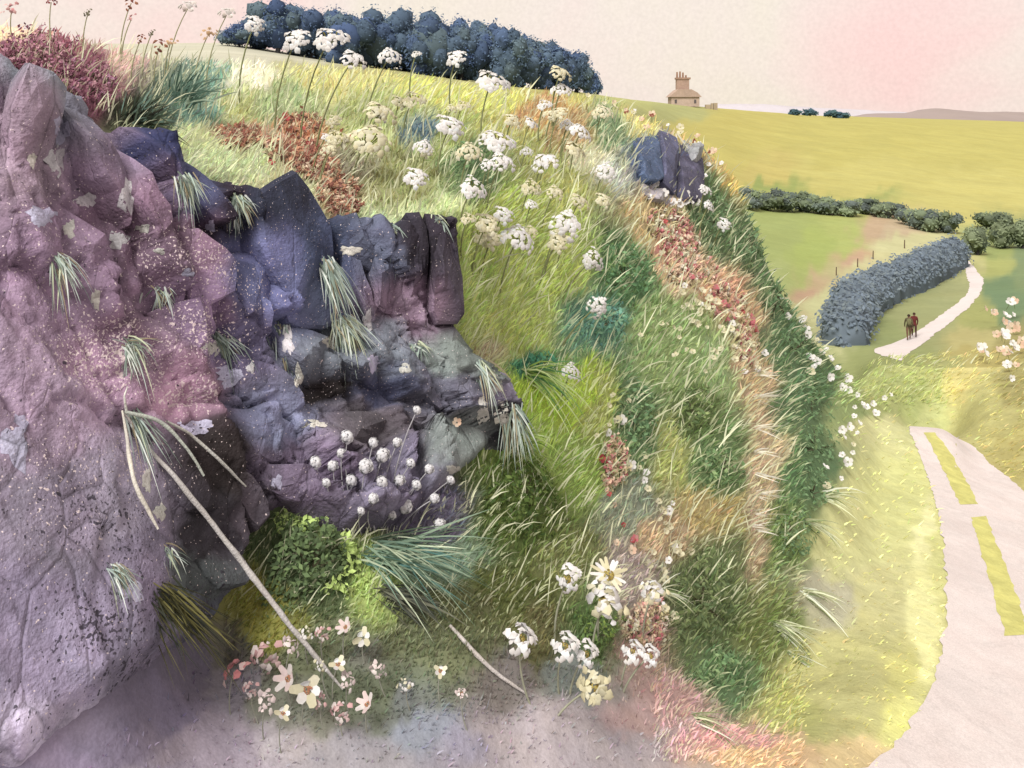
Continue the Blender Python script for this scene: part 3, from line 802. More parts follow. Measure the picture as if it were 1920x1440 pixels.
for poly, th, c in (([(1183,268),(1226,256),(1229,352),(1200,346)],.26,(82,98,126)),([(1229,258),(1262,262),(1262,372),(1231,354)],.34,(92,92,116)),([(1264,266),(1306,300),(1308,392),(1266,376)],.28,(84,80,98)),([(1200,348),(1262,374),(1250,392),(1205,372)],.2,(150,142,140)),([(1278,268),(1302,282),(1300,320),(1284,312)],.42,(160,160,156))):
    o = slab('rock_block', poly, th, None, 4.0, 6.0, colr=c, back=0.5)
    o.parent = outc; o.location = o.location - outc.location

# ------------------------------------------------------------------ grass
def unit(v):
    return v / (np.linalg.norm(v, axis=-1, keepdims=True) + 1e-9)


def blades(P, L_, Wd, D, droop, C, seg=3, face=None):
    """curved tapering blades. P roots, D unit directions, droop bends the tip down/along"""
    n = len(P)
    side = unit(np.cross(D, np.array([0, 1.0, 0.15]) + rng.normal(0, 0.45, (n, 3)))) if face is None else face
    V = np.zeros((n, seg + 1, 2, 3))
    for i in range(seg + 1):
        t = i / seg
        c = P + D * (L_ * t)[:, None] + np.array([0, 0, -1.0]) * (droop * L_ * t * t)[:, None]
        w_ = Wd * (1 - t) ** 0.7 * (0.75 + 0.5 * min(1, 3 * t)) + Wd * 0.06
        V[:, i, 0] = c - side * w_[:, None] / 2
        V[:, i, 1] = c + side * w_[:, None] / 2
    Fq = []
    for i in range(seg):
        Fq.append(np.stack([np.full(n, 2 * i), np.full(n, 2 * i + 1), np.full(n, 2 * i + 3), np.full(n, 2 * i + 2)], -1))
    Fq = np.stack(Fq, 1) + (np.arange(n) * 2 * (seg + 1))[:, None, None]
    Cv = np.repeat(C, 2 * (seg + 1), 0)
    return V.reshape(-1, 3), Fq.reshape(-1, 4), Cv


# raster of visible section parameter
_cols = np.arange(-40, 1964, 4)
_run = []
for p in _cols:
    hit(p, 0)
    _run.append(np.minimum.accumulate(_HC[round(float(p))]))
_run = np.array(_run)


def kvis(px, py):
    out = np.zeros(len(px))
    ci = np.clip(np.round((px + 40) / 4).astype(int), 0, len(_cols) - 1)
    for c in np.unique(ci):
        s = ci == c
        j = np.searchsorted(-_run[c], -py[s])
        out[s] = KS[np.clip(j, 0, len(KS) - 1)]
    return out


RDPOLY = [(1560,1500),(1640,1440),(1700,1370),(1745,1290),(1768,1200),(1774,1100),(1768,1010),(1752,940),(1734,880),(1718,838),(1706,800),(1790,800),(1822,835),(1870,880),(1930,935),(2100,1040),(2100,1500)]
n0 = 210000
px = rng.uniform(-20, 1940, n0); py = rng.uniform(30, 1445, n0)
dens = np.full(n0, 0.55)
dens[(py > 1240) & (px < 1220)] = 0.07 + 0.40 * np.clip((1330 - py[(py > 1240) & (px < 1220)]) / 100, 0, 1)
dens[(py > 1240) & (py < 1360) & (px > 540) & (px < 1000)] = 0.3
dens[(py > 1180) & (px < 420)] = 0.03
vx = px - (1480 + 40 * np.sin(py / 90))
dens[(px > 1500) & (py > 760) & (vx > 0)] = 0.06
dens[(px > 1780) & (py < 900)] = 0.30
dens[(py < 420) & (px < 1200)] = 0.75
ok = (rng.uniform(0, 1, n0) < dens) & (polydist(px, py, ROCKPOLY) < -2) & ~inpoly(px, py, RDPOLY)
px, py = px[ok], py[ok]
k = kvis(px, py)
ok = (k > 0.8) & (k < 7.5)
px, py, k = px[ok], py[ok], k[ok]
P = surf(px, k)
n0 = len(px)
C = patch_col(px, py, NEAR, gain=1.95)
C = C * rng.uniform(0.75, 1.35, (n0, 1)) * (1 + rng.normal(0, 0.06, (n0, 3)))
hi = rng.uniform(0, 1, n0) < 0.16
hi &= ~((py > 1200) & (px < 1220)) & ~((px > 1500) & (py > 760))
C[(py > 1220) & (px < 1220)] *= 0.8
C[hi] = C[hi] * 0.35 + alb((226, 224, 172)) * 1.3 * 0.65
lp = rng.uniform(9, 26, n0) + 14 * (rng.uniform(0, 1, n0) < 0.12)
lp[hi & (py < 900)] *= 1.5
lp[(px > 1500) & (py > 760)] *= 0.55
lp[(py > 1240) & (px < 1220)] *= 0.7
lng = (rng.uniform(0, 1, n0) < 0.025) & (py < 1150) & ~((px > 1480) & (py > 700))
lp[lng] = rng.uniform(45, 95, lng.sum())
C[lng] = alb((224, 220, 178)) * rng.uniform(1.0, 1.6, (lng.sum(), 1))
Ln = np.clip(lp * P[:, 1] / F, 0.04, np.where(lng, 0.8, 0.42))
Wn = np.clip(rng.uniform(1.8, 3.6, n0) * P[:, 1] / F, 0.006, 0.045)
lean = 0.45 + 0.45 * fbm(px / 90, py / 90, s=71) + np.clip((px - 1300) / 300, 0, 1) * 0.5
D = unit(np.stack([lean + rng.normal(0, 0.3, n0), rng.normal(-0.15, 0.3, n0), np.ones(n0)], -1))
V, Q, Cv = blades(P - [0, 0, 0.01], Ln, Wn, D, rng.uniform(0.05, 0.45, n0), C)
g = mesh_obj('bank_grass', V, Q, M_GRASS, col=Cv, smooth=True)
tag(g, 'short green and straw grass growing all over the bank', 'grass', kind='stuff')


def tuft(px, py, n, lpx, cols_, spread, aim, label, group=None, wpx=3.0, droop=(0.2, 0.9), kmin=0.4, kmax=7, lift=0.0, name='grass_tuft', rad=5):
    """a clump of blades; aim = mean direction (x right, z up) ; spread in radians"""
    k = hit(px, py, kmin, kmax) or kmax
    P0 = surf(np.array([px]), np.array([k]), False)[0]
    if lift:
        q, n_ = on_rock(px, py); P0 = q - n_ * 0.02
    sc = P0[1] / F
    ang = math.atan2(aim[1], aim[0]) + rng.uniform(-spread, spread, n)
    D = unit(np.stack([np.cos(ang), rng.normal(-0.3, 0.35, n), np.sin(ang)], -1))
    P = P0 + np.stack([rng.normal(0, rad * sc, n), rng.normal(0, rad * sc * 0.6, n), rng.normal(0, rad * sc * 0.5, n)], -1)
    L_ = (0.22 + 0.85 * rng.beta(2, 2, n)) * lpx * sc
    C = np.array([alb(cols_[i]) for i in rng.integers(0, len(cols_), n)]) * rng.uniform(0.8, 1.2, (n, 1)) * 1.45
    V, Q, Cv = blades(P, L_, np.full(n, wpx * sc) * rng.uniform(.7, 1.3, n), D, rng.uniform(droop[0], droop[1], n), C, seg=4)
    o = mesh_obj(name, V, Q, M_GRASS, col=Cv, loc=P0)
    return tag(o, label, 'grass', group)


PG = [(190,200,184), (172,186,170), (212,214,198), (140,154,136), (112,122,106), (168,150,116), (196,200,160)]
G1 = 'pale grass tufts rooted in the rock face'
for a in (
    (110,480,60,90,(.75,-.66),.35,'grey-green grass tuft hanging beneath the dark crack near the left edge',.22),
    (235,640,110,85,(.5,-.55),1.1,'big pale grass tuft spraying from the middle of the mauve rock',.24),
    (300,540,40,50,(.3,-.9),1.0,'small pale starry grass tuft on the speckled mauve rock',.24),
    (405,625,60,80,(.55,-.8),.6,'green grass tuft spilling beside the second pale patch of rock',.26),
    (520,610,70,100,(.35,-.93),.35,'long pale grass tuft hanging below the big dark block',.3),
    (610,490,55,120,(.5,-.86),.22,'thin trailing pale grass running down right of the dark block',.3),
    (640,600,90,90,(.55,-.8),.6,'pale grass tuft left of the foot of the rock columns',.3),
    (775,650,50,48,(.1,-.9),1.3,'small pale grass tuft beneath the rock columns',.3),
    (900,680,50,70,(.8,-.6),.5,'pale grass tuft on the lowest right corner of the rock',.34),
    (955,760,60,90,(.3,-.95),.4,'pale grass fringe drooping off the right end of the rock',.3),
    (240,775,50,120,(.75,-.66),.25,'straw-pale grass tuft at the top of the fallen branch',.22),
    (210,1060,70,75,(.7,-.7),.6,'grey grass tuft low down among the black-spotted rock',.2),
    (310,1030,60,55,(.4,-.9),.9,'grey-green grass tuft left of the long pale branch',.2),
    (735,425,60,55,(.3,-.95),.8,'pale grass fringe hanging over the top of the columns',.3),
    (820,410,45,45,(.2,-.95),.9,'pale grass fringe over the corner of the last column',.34),
    (440,370,60,60,(.6,-.8),.6,'yellow-green grass fringe over the dark blue block',.32),
    (340,330,60,60,(.7,-.7),.5,'yellow-green grass fringe over the slanting slabs',.26),
):
    tuft(a[0], a[1], int(a[2] * random.uniform(.9, 1.5)), a[3] * random.uniform(.85, 1.15), PG, a[5] + .25, a[4], a[6], G1, lift=a[7], kmin=0.7, kmax=5.3, rad=9)
DK = [(66,72,52), (82,96,76), (52,52,42), (110,136,118)]
tuft(250,235,150,110,DK,.75,(.75,.5),'dark green grass tuft beside the purple heather clump', wpx=4, droop=(0,.4), rad=16)
tuft(330,190,140,100,[(110,140,120),(130,158,136),(88,112,94),(176,190,160)],.6,(.6,.8),'teal grass tuft right of the dark tuft above the rock', wpx=3.5, droop=(0,.35), rad=22)
BG = [(120,146,122),(150,172,140),(190,196,160),(92,110,84),(96,140,130)]
tuft(705,1035,220,215,BG,.28,(.97,.12),'long blue-green grass tuft sweeping right below the white pompom flowers', wpx=3.6, droop=(.05,.5), rad=22)
tuft(720,1120,90,130,[(74,76,66),(96,98,84),(120,118,96)],.25,(.95,-.05),'dark grass tuft under the blue-green sweep', wpx=4, droop=(.05,.4), rad=16)
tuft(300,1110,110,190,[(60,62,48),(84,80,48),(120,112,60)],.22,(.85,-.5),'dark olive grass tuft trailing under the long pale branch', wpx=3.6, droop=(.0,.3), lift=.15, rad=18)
tuft(960,830,110,110,[(150,170,80),(170,190,96),(120,150,70),(196,204,150)],.8,(.7,.4),'bright lime grass tuft at the right end of the rock', wpx=3, rad=12)
tuft(985,700,90,130,[(92,140,84),(150,176,80),(190,200,130)],.5,(.9,.2),'yellow-green grass tuft leaning out beside the grey boulder', wpx=3, rad=10)
G2 = 'pale grass sprays along the verge side of the bank'
for (x, y, n, l, aim, lab) in ((1540,930,34,90,(.8,.1),'pale grass spray leaning over the verge, topmost of the row'),(1510,980,34,95,(.85,-.05),'pale grass spray leaning over the verge, second of the row'),
        (1500,1110,30,110,(.98,-.1),'pale grass spray lying flat towards the lane'),(1450,1170,44,110,(.85,-.2),'pale grass spray arching down onto the grey verge'),
        (1300,1345,40,120,(.9,.15),'pale grass spray in the pink patch at the foot of the bank'),(1480,1230,30,90,(.8,-.25),'pale grass spray lowest on the verge slope'),(1230,1110,30,80,(.9,.2),'pale grass spray beside the ochre-hearted daisies')):
    tuft(x, y, n, l, [(214,212,170),(190,190,140),(130,144,90),(224,222,196)], .4, aim, lab, G2, wpx=2.6, droop=(.1,.6), rad=8)
for x, y, l, lab in ((1205,258,60,'pale grass fringe over the left block of the outcrop'),(1240,256,70,'pale grass streaks over the middle of the outcrop'),(1285,272,60,'pale grass fringe over the right block of the outcrop')):
    tuft(x, y, 46, l, [(196,196,170),(150,160,130),(214,206,180)], .5, (.2,-.9), lab, 'grass fringes of the outcrop', wpx=3, droop=(0,.4), rad=12, kmin=4.2)
G3 = 'white grass stalks crossing the tan strip'
for i, y in enumerate((700, 745, 800, 850, 890, 930, 965, 990)):
    tuft(1412, y, 9, 70, [(226,216,196),(210,200,176)], .25, (.95,.1), ['topmost','second','third','fourth','fifth','sixth','seventh','lowest'][i] + ' wisp of white stalks across the tan strip', G3, wpx=2.4, droop=(-.1,.3), rad=5)

# ------------------------------------------------------------------ leafy plants
def leaves(P, N_, size, C):
    """pointed leaf faces (kite) at P"""
    n = len(P)
    u = unit(rng.normal(0, 1, (n, 3)))
    u = unit(u - (u * N_).sum(1, keepdims=True) * N_)
    v = np.cross(N_, u)
    s = np.asarray(size).reshape(-1, 1)
    V = np.stack([P - u * s * .5, P + v * s * .27 + N_ * s * .05, P + u * s * .55, P - v * s * .27 + N_ * s * .05], 1).reshape(-1, 3)
    return V, np.arange(4 * n).reshape(n, 4), np.repeat(C, 4, 0)


def low_shrub(cx, cy, rx, ry, n, cols_, label, hgt=0.28, leafpx=11, rim=None, group=None, kmax=6.4):
    t = rng.uniform(0, 6.283, n); r = np.sqrt(rng.uniform(0, 1, n)) * (1 + 0.28 * np.sin(3 * t + cx) + 0.15 * np.sin(7 * t + cy))
    px = cx + rx * r * np.cos(t); py = cy + ry * r * np.sin(t)
    k = np.array([hit(a, b, 0.5, kmax) or kmax for a, b in zip(np.round(px), py)])
    P = surf(px, k, False)
    up = np.clip(1 - r * r, 0.05, 1) * hgt * rng.uniform(0.1, 1.0, n)
    nn = normal(px, k)
    P = P + nn * up[:, None] * 0.6 + np.array([0, 0, 1]) * up[:, None] * 0.5
    C = np.array([alb(cols_[i]) for i in rng.integers(0, len(cols_), n)])
    if rim is not None:
        m_ = rim[1](px, py, r)
        C[m_] = np.array([alb(rim[0])] * int(m_.sum()))
    C = C * rng.uniform(0.8, 1.25, (n, 1)) * 2.1
    N_ = unit(nn * 1.0 + np.array([0, -0.2, .5]) + rng.normal(0, 0.55, (n, 3)))
    V, Q, Cv = leaves(P, N_, rng.uniform(.6, 1.3, n) * leafpx * P[:, 1] / F, C)
    k0 = hit(cx, cy, 0.5, kmax) or kmax
    base = surf(np.array([cx]), np.array([k0]), False)[0]
    root = empty('low_shrub', base, label, 'shrub', group)
    mesh_obj('foliage', V, Q, M_LEAF, root, Cv, False, None, base)
    # woody stems under the leaves
    m_ = 8
    ps = P[rng.integers(0, n, m_)]
    D = ps - (base - [0, 0, .03]); L_ = np.linalg.norm(D, axis=1)
    V, Q, Cv = blades(np.tile(base - [0, 0, .03], (m_, 1)), L_, np.full(m_, 4 * base[1] / F), unit(D), np.zeros(m_), np.tile(alb((96, 88, 62)), (m_, 1)))
    sp = mesh_obj('stem', V, Q, M_STEM, root, Cv, True, None, base)
    return root


dg = [(82,116,74),(70,100,64),(98,130,84),(90,112,60)]
for (cx, cy, rx, ry, n, cl, lab, h) in (
    (1170,520,52,76,420,dg,'dark green shrub high on the bank beside the pink flower band',.35),
    (1130,612,52,40,260,[(96,140,116),(84,124,112),(110,146,110)],'blue-green shrub below the drooping white umbel',.28),
    (1190,790,42,84,360,[(88,114,74),(76,100,66),(104,126,80)],'tall dark green shrub in the middle of the bank',.32),
    (1300,778,46,58,300,[(94,110,60),(82,100,58),(112,124,72)],'olive shrub left of the tan strip',.32),
    (1345,882,52,44,280,[(98,124,76),(86,110,70),(116,134,84)],'rounded green shrub beside the middle of the tan strip',.3),
    (1312,1130,76,96,620,[(92,104,64),(80,94,58),(108,118,72),(98,110,62)],'broad dark green shrub low on the bank above the pink patch',.3),
    (1350,1268,46,46,260,[(100,128,80),(88,114,72),(120,140,90)],'green shrub lowest on the bank near the pale grass spray',.22),
    (980,945,74,84,560,[(60,78,30),(70,88,36),(54,72,32),(84,98,44)],'large dark olive leafy plant below the right end of the rock',.3),
    (880,312,52,42,240,[(88,112,70),(78,100,68),(104,124,78)],'dark green plant among the white umbels of the meadow',.25),
    (1010,684,36,18,120,[(62,118,90),(76,130,96)],'small teal plant right of the grey boulder',.2),
    (1115,1185,44,44,220,[(90,112,58),(104,126,66),(120,140,60)],'green plant under the cream daisies',.2),
):
    low_shrub(cx, cy, rx, ry, n, cl, lab, h)
low_shrub(585, 1060, 92, 92, 760, [(80,96,58),(72,86,54),(92,108,64)], 'dark green round bush with lime rim right of the fallen branch', .3, 13,
          rim=((164,182,98), lambda px, py, r: (r > .62) & ((px > 600) | (py < 1000))))
G4 = 'dark shrubs down the right flank of the bank'
fl = ['uppermost', 'second', 'third', 'fourth', 'fifth', 'sixth', 'seventh', 'lowest']
for i, (cx, cy, rx, ry) in enumerate(((1335,415,36,52),(1405,470,30,50),(1455,565,36,48),(1490,655,38,48),(1520,745,42,52),(1530,840,40,50),(1522,925,36,46),(1485,1015,38,60))):
    low_shrub(cx, cy, rx, ry, 260, [(92,116,76),(82,106,70),(104,126,84),(84,100,62)], fl[i] + ' of the dark shrubs down the lane-side flank of the bank', .4, 9, group=G4)


def clump(name, cx, cy, rx, ry, n, cols_, label, cat, hgt, pxs, group=None, spiky=True):
    """flowering clump: upright sprigs set with small florets"""
    px = cx + rx * rng.uniform(-1, 1, n); py = cy + ry * rng.uniform(-1, 1, n)
    inside = ((px - cx) / rx) ** 2 + ((py - cy) / ry) ** 2 < 1
    px, py = px[inside], py[inside]; n = len(px)
    k = np.array([hit(a, b, 0.5, 6.4) or 6.2 for a, b in zip(np.round(px), py)])
    P = surf(px, k, False)
    base = P.mean(0)
    root = empty(name, base, label, cat, group)
    D = unit(np.stack([rng.normal(.25, .35, n), rng.normal(-.2, .3, n), np.ones(n)], -1))
    L_ = rng.uniform(.4, 1, n) * hgt
    C = np.tile(alb((112, 104, 76)), (n, 1)) * rng.uniform(.7, 1.3, (n, 1))
    V, Q, Cv = blades(P, L_, np.full(n, 2.6 * base[1] / F), D, rng.uniform(0, .3, n), C)
    tag(mesh_obj('sprigs', V, Q, M_STEM, root, Cv, True, None, base), kind='stuff')
    m_ = 7
    T = rng.uniform(.35, 1.05, (n, m_))
    FP = (P[:, None] + D[:, None] * (L_[:, None] * T)[..., None] + rng.normal(0, .012, (n, m_, 3))).reshape(-1, 3)
    C = np.array([alb(cols_[i]) for i in rng.integers(0, len(cols_), n)])
    C = np.repeat(C, m_, 0) * rng.uniform(.75, 1.25, (n * m_, 1)) * 1.25
    N_ = unit(rng.normal(0, .6, (n * m_, 3)) + [0, -.8, .5])
    V, Q, Cv = leaves(FP, N_, rng.uniform(.6, 1.3, n * m_) * pxs * base[1] / F, C)
    tag(mesh_obj('florets', V, Q, M_PETAL, root, Cv, False, None, base), kind='stuff')
    return root


HE = [(150,88,104),(134,76,94),(172,112,128),(120,68,82),(196,140,146)]
clump('heather_clump', 60, 125, 85, 44, 250, HE, 'purple heather clump at the top left corner above the rock', 'heather', .22, 8)
clump('heather_clump', 160, 168, 60, 40, 170, HE + [(170,120,140)], 'purple heather clump between the corner clump and the dark grass', 'heather', .16, 8)
RD = [(176,112,86),(150,92,76),(200,140,104),(142,90,78),(208,178,146),(166,122,94),(190,170,130)]
G5 = 'rust red flowering clumps along the brow of the rock'
for cx, cy, rx, ry, lab in ((445,262,46,20,'leftmost rust-brown flower clump on the brow'),(560,238,44,20,'bright orange-red flower clump topmost on the brow'),(540,285,50,24,'crimson flower clump in the middle of the brow patch'),
                            (590,318,46,24,'dark red flower clump right of the crimson one'),(632,365,40,30,'rust flower clump running down to the brow edge'),(645,398,26,14,'smallest rust clump at the very edge of the brow')):
    clump('red_flower_clump', cx, cy, rx, ry, 190, RD, lab, 'flower', .12, 8, G5)
PK = [(206,198,160),(216,200,176),(208,140,128),(200,110,112),(216,170,142),(224,190,156),(200,176,130),(188,172,120)]
G6 = 'pink flower clumps down the middle of the bank'
for cx, cy, rx, ry, lab in ((1250,425,40,30,'topmost pink flower clump below the dark outcrop'),(1275,465,38,24,'deep pink flower clump second down the band'),(1295,515,50,26,'coral flower clump third down the band'),(1360,570,36,34,'salmon flower clump at the bend of the band'),
                            (1400,645,22,44,'rusty pink flower clump below the bend'),(1150,880,22,50,'pink and peach clump in the lower middle of the bank'),(1210,1190,40,44,'rose pink flower clump among the large daisies')):
    clump('pink_flower_clump', cx, cy, rx, ry, 170, PK, lab, 'flower', .2, 8, G6)

# ------------------------------------------------------------------ fallen branch
def tube(pts, rad, sides=7, seed=0):
    pts = np.asarray(pts, float); n = len(pts)
    T = unit(np.gradient(pts, axis=0))
    A = unit(np.cross(T, np.array([0.13, 0.2, 1.0]))); B = np.cross(T, A)
    th = np.linspace(0, 2 * np.pi, sides, endpoint=False)
    r = np.asarray(rad, float).reshape(-1, 1, 1)
    V = pts[:, None] + r * (np.cos(th)[None, :, None] * A[:, None] + np.sin(th)[None, :, None] * B[:, None])
    I = np.arange(n * sides).reshape(n, sides)
    Q = np.stack([I[:-1], np.roll(I[:-1], -1, 1), np.roll(I[1:], -1, 1), I[1:]], -1).reshape(-1, 4)
    return V.reshape(-1, 3), Q


def limb(name, pix, wid, lift, root, c, n=40):
    pix = np.array(pix, float)
    ks = np.array([hit(a, b, 0.6, 5.4) for a, b in pix])
    P = np.array([on_rock(a, b)[0] for a, b in pix])
    Yd = P[:, 1].copy()
    Yd = np.minimum(Yd, np.linspace(Yd[0], Yd[-1], len(Yd)) + .05) - 0.06
    P = np.array([ray(a, b, y) for (a, b), y in zip(pix, Yd)])
    d = np.concatenate([[0], np.cumsum(np.linalg.norm(np.diff(P, axis=0), axis=1))]); t = np.linspace(0, d[-1], n)
    C3 = np.stack([pchip(d, P[:, i], t) for i in range(3)], -1)
    w_ = np.interp(t, d, np.array(wid, float) * P[:, 1] / F / 2) * (1 + 0.22 * fbm(t * 9, t * 0, s=91))
    C3[:, 0] += 0.012 * fbm(t * 5, t * 0 + 3, s=93)
    V, Q = tube(C3, w_)
    return mesh_obj(name, V, Q, M_WOOD, root, alb(c), True, None, root.location)


br = empty('fallen_branch', at(600, 1250), 'long pale dead branch leaning down across the dark rock', 'branch')
limb('main_stem', [(230,772),(262,822),(330,898),(400,985),(470,1075),(540,1168),(600,1240),(642,1292)], [5,8,9,10,11,10,8,4], [.34,.36,.38,.36,.34,.25,.12,.05], br, (196,186,176))
limb('side_branch', [(232,772),(300,792),(350,842),(382,892)], [8,8,6,4], [.34,.34,.32,.3], br, (186,188,170))
limb('side_branch', [(312,790),(365,822),(410,862),(460,912)], [5,6,7,3], [.33,.33,.33,.3], br, (196,190,176))
limb('side_branch', [(228,770),(240,850),(262,930),(296,992)], [4,8,9,4], [.3,.3,.28,.24], br, (216,204,184))
limb('twig', [(236,772),(231,745),(236,725)], [6,4,2], [.34,.34,.32], br, (210,204,188), n=12)
sr = empty('fallen_branch', at(850, 1320), 'thin pale broken branch lying on the grey ground beneath the olive slope', 'branch')
limb('main_stem', [(842,1172),(880,1215),(930,1262),(985,1300)], [6,9,8,4], [.05,.06,.06,.03], sr, (206,192,180))

# ------------------------------------------------------------------ flowers
def lump_mesh(name, pts, size, mat, c, seed=0, sides=6):
    """many small petals/florets joined in one flower head, unit sized"""
    r_ = np.random.default_rng(seed)
    V, Fc, Cc = [], [], []
    for p, nrm, s in pts:
        n_ = np.array(nrm, float); n_ /= np.linalg.norm(n_) + 1e-9
        u = np.cross(n_, [0.3, 0.1, 1.0]); u /= np.linalg.norm(u) + 1e-9
        v = np.cross(n_, u)
        b = len(V)
        V.append(np.array(p) + n_ * s * .45)
        for i in range(sides):
            a = 2 * math.pi * i / sides + r_.uniform(-.3, .3)
            V.append(np.array(p) + (u * math.cos(a) + v * math.sin(a)) * s * r_.uniform(.7, 1.25) - n_ * s * .15)
        for i in range(sides):
            Fc.append((b, b + 1 + i, b + 1 + (i + 1) % sides))
        cc = np.array(c[r_.integers(0, len(c))]) * r_.uniform(.92, 1.06)
        Cc += [alb(np.clip(cc, 0, 255))] * (sides + 1)
    me_o = mesh_obj(name, np.array(V), Fc, mat, None, np.array(Cc), True)
    me = me_o.data
    bpy.data.objects.remove(me_o)
    return me


WH = [(246, 236, 226), (240, 228, 216), (250, 240, 232)]
CR = [(236, 222, 178), (228, 212, 164), (240, 228, 190)]
UM = {}
for key, cset in (('w', WH), ('c', CR)):
    UM[key] = []
    for sd_ in range(4):
        r_ = np.random.default_rng(sd_ + 40)
        pts = []
        for i in range(74):
            rr = math.sqrt(r_.uniform(0, 1)) * 1.08; a = r_.uniform(0, 6.283)
            lob = 1 + .16 * math.sin(3 * a + sd_) + .10 * math.sin(5 * a + 2 * sd_)
            x, y = rr * lob * math.cos(a), rr * lob * math.sin(a)
            z = .42 * (1 - rr * rr)
            pts.append(((x, y, z), (x * .9, y * .9, .8), r_.uniform(.13, .24)))
        UM[key].append(lump_mesh('umbel_head', pts, 1, M_PETAL, cset, sd_))
r_ = np.random.default_rng(5)
POM = []
for sd_ in range(2):
    pts = []
    for i in range(130):
        v = r_.normal(0, 1, 3); v /= np.linalg.norm(v)
        pts.append((v * r_.uniform(.55, 1.05), v, r_.uniform(.26, .42)))
    POM.append(lump_mesh('pompom_head', pts, 1, M_PETAL, [(246, 238, 232), (236, 228, 224)], sd_))


def petal_mesh(npet, wid, cset, seed, cup=.25, ragged=.15):
    r_ = np.random.default_rng(seed)
    V, Fc, Cc = [], [], []
    for i in range(npet):
        a = 2 * math.pi * i / npet + r_.uniform(-.08, .08); L_ = 1 + r_.uniform(-ragged, ragged)
        u = np.array([math.cos(a), math.sin(a), 0]); v = np.array([-math.sin(a), math.cos(a), 0]); z = np.array([0, 0, 1.])
        b = len(V)
        lift = cup + r_.uniform(-.1, .1)
        V += [u * .12, u * .5 + v * wid + z * lift * .4, u * L_ * .92 + v * wid * .7 + z * lift, u * L_ + z * lift * 1.05, u * L_ * .92 - v * wid * .7 + z * lift, u * .5 - v * wid + z * lift * .4]
        Fc.append(tuple(range(b, b + 6)))
        cc = np.array(cset[r_.integers(0, len(cset))]) * r_.uniform(.93, 1.05)
        Cc += [alb(np.clip(cc, 0, 255))] * 6
    o = mesh_obj('petals', np.array(V), Fc, M_PETAL, None, np.array(Cc), False)
    me = o.data; bpy.data.objects.remove(o)
    return me


def heart_mesh(cset, seed):
    r_ = np.random.default_rng(seed)
    pts = []
    for i in range(22):
        rr = math.sqrt(r_.uniform(0, 1)) * .34; a = r_.uniform(0, 6.283)
        pts.append(((rr * math.cos(a), rr * math.sin(a), .16 - rr * rr), (rr * math.cos(a), rr * math.sin(a), .5), .09))
    return lump_mesh('flower_heart', pts, 1, M_PETAL, cset, seed, 5)


def fluffy(cset, seed, n=44, under=None):
    r_ = np.random.default_rng(seed)
    pts = []
    for i in range(n):
        a = r_.uniform(0, 6.283); rr = r_.uniform(.3, 1) * (1 + .2 * math.sin(2 * a + seed) + .14 * math.sin(5 * a))
        pts.append(((rr * math.cos(a), rr * math.sin(a), .3 * (1 - rr * rr) + r_.uniform(-.1, .1)), (math.cos(a) * .7 + r_.normal(0, .4), math.sin(a) * .7 + r_.normal(0, .4), .7), r_.uniform(.14, .34)))
    return lump_mesh('petals', pts, 1, M_PETAL, cset, seed, 5)


DAISY = [petal_mesh(23, .10, WH, 1, .05, .35), fluffy(CR + WH, 2), fluffy(CR, 3), fluffy(WH, 12), petal_mesh(19, .13, WH + CR, 9, -.15, .4)]
BLOS = [fluffy([(244, 226, 214), (236, 210, 200)], 4, 22), fluffy([(232, 190, 180), (226, 170, 164), (240, 220, 208)], 5, 26), petal_mesh(6, .36, CR + WH, 6, .3, .4), fluffy([(218, 130, 128), (228, 156, 150), (238, 198, 186)], 7, 24), fluffy(WH + CR, 8, 16), petal_mesh(7, .3, [(240, 224, 212), (236, 206, 196)], 10, .5, .4)]
SEED = {k_: fluffy(c_, 60 + i, 14) for i, (k_, c_) in enumerate({'red': [(150, 64, 66), (130, 52, 56)], 'rust': [(150, 84, 66), (176, 112, 82)], 'grey': [(136, 128, 100), (120, 110, 92)], 'pink': [(222, 150, 146), (230, 176, 166)], 'peach': [(226, 186, 146), (214, 168, 120)], 'white': [(240, 226, 214), (232, 214, 200)]}.items())}
HEART = [heart_mesh([(176, 148, 60), (150, 120, 50), (196, 170, 84)], 1), heart_mesh([(206, 150, 96), (190, 120, 86)], 2)]
DOT = {k_: petal_mesh(5, .48, c_, 20 + i, .35) for i, (k_, c_) in enumerate({'cream': CR, 'white': WH, 'pink': [(216, 112, 116), (226, 150, 140)], 'red': [(190, 70, 74), (206, 96, 84)], 'peach': [(230, 184, 150), (236, 204, 170)], 'rust': [(150, 78, 58), (170, 98, 70)], 'grey': [(120, 108, 92), (96, 92, 84)]}.items())}


def stem_between(root, head, c, wpx, bow=0.06):
    a, b = np.array(root), np.array(head)
    t = np.linspace(0, 1, 7)[:, None]
    side = np.array([-(b - a)[2], 0, (b - a)[0]]); side = side / (np.linalg.norm(side) + 1e-9) * np.linalg.norm(b - a) * bow
    P = a + (b - a) * t + side * (4 * t * (1 - t))
    r = np.linspace(1.2, .75, 7) * wpx * a[1] / F / 2
    V, Q = tube(P, r, 5)
    return V, Q, alb(c)


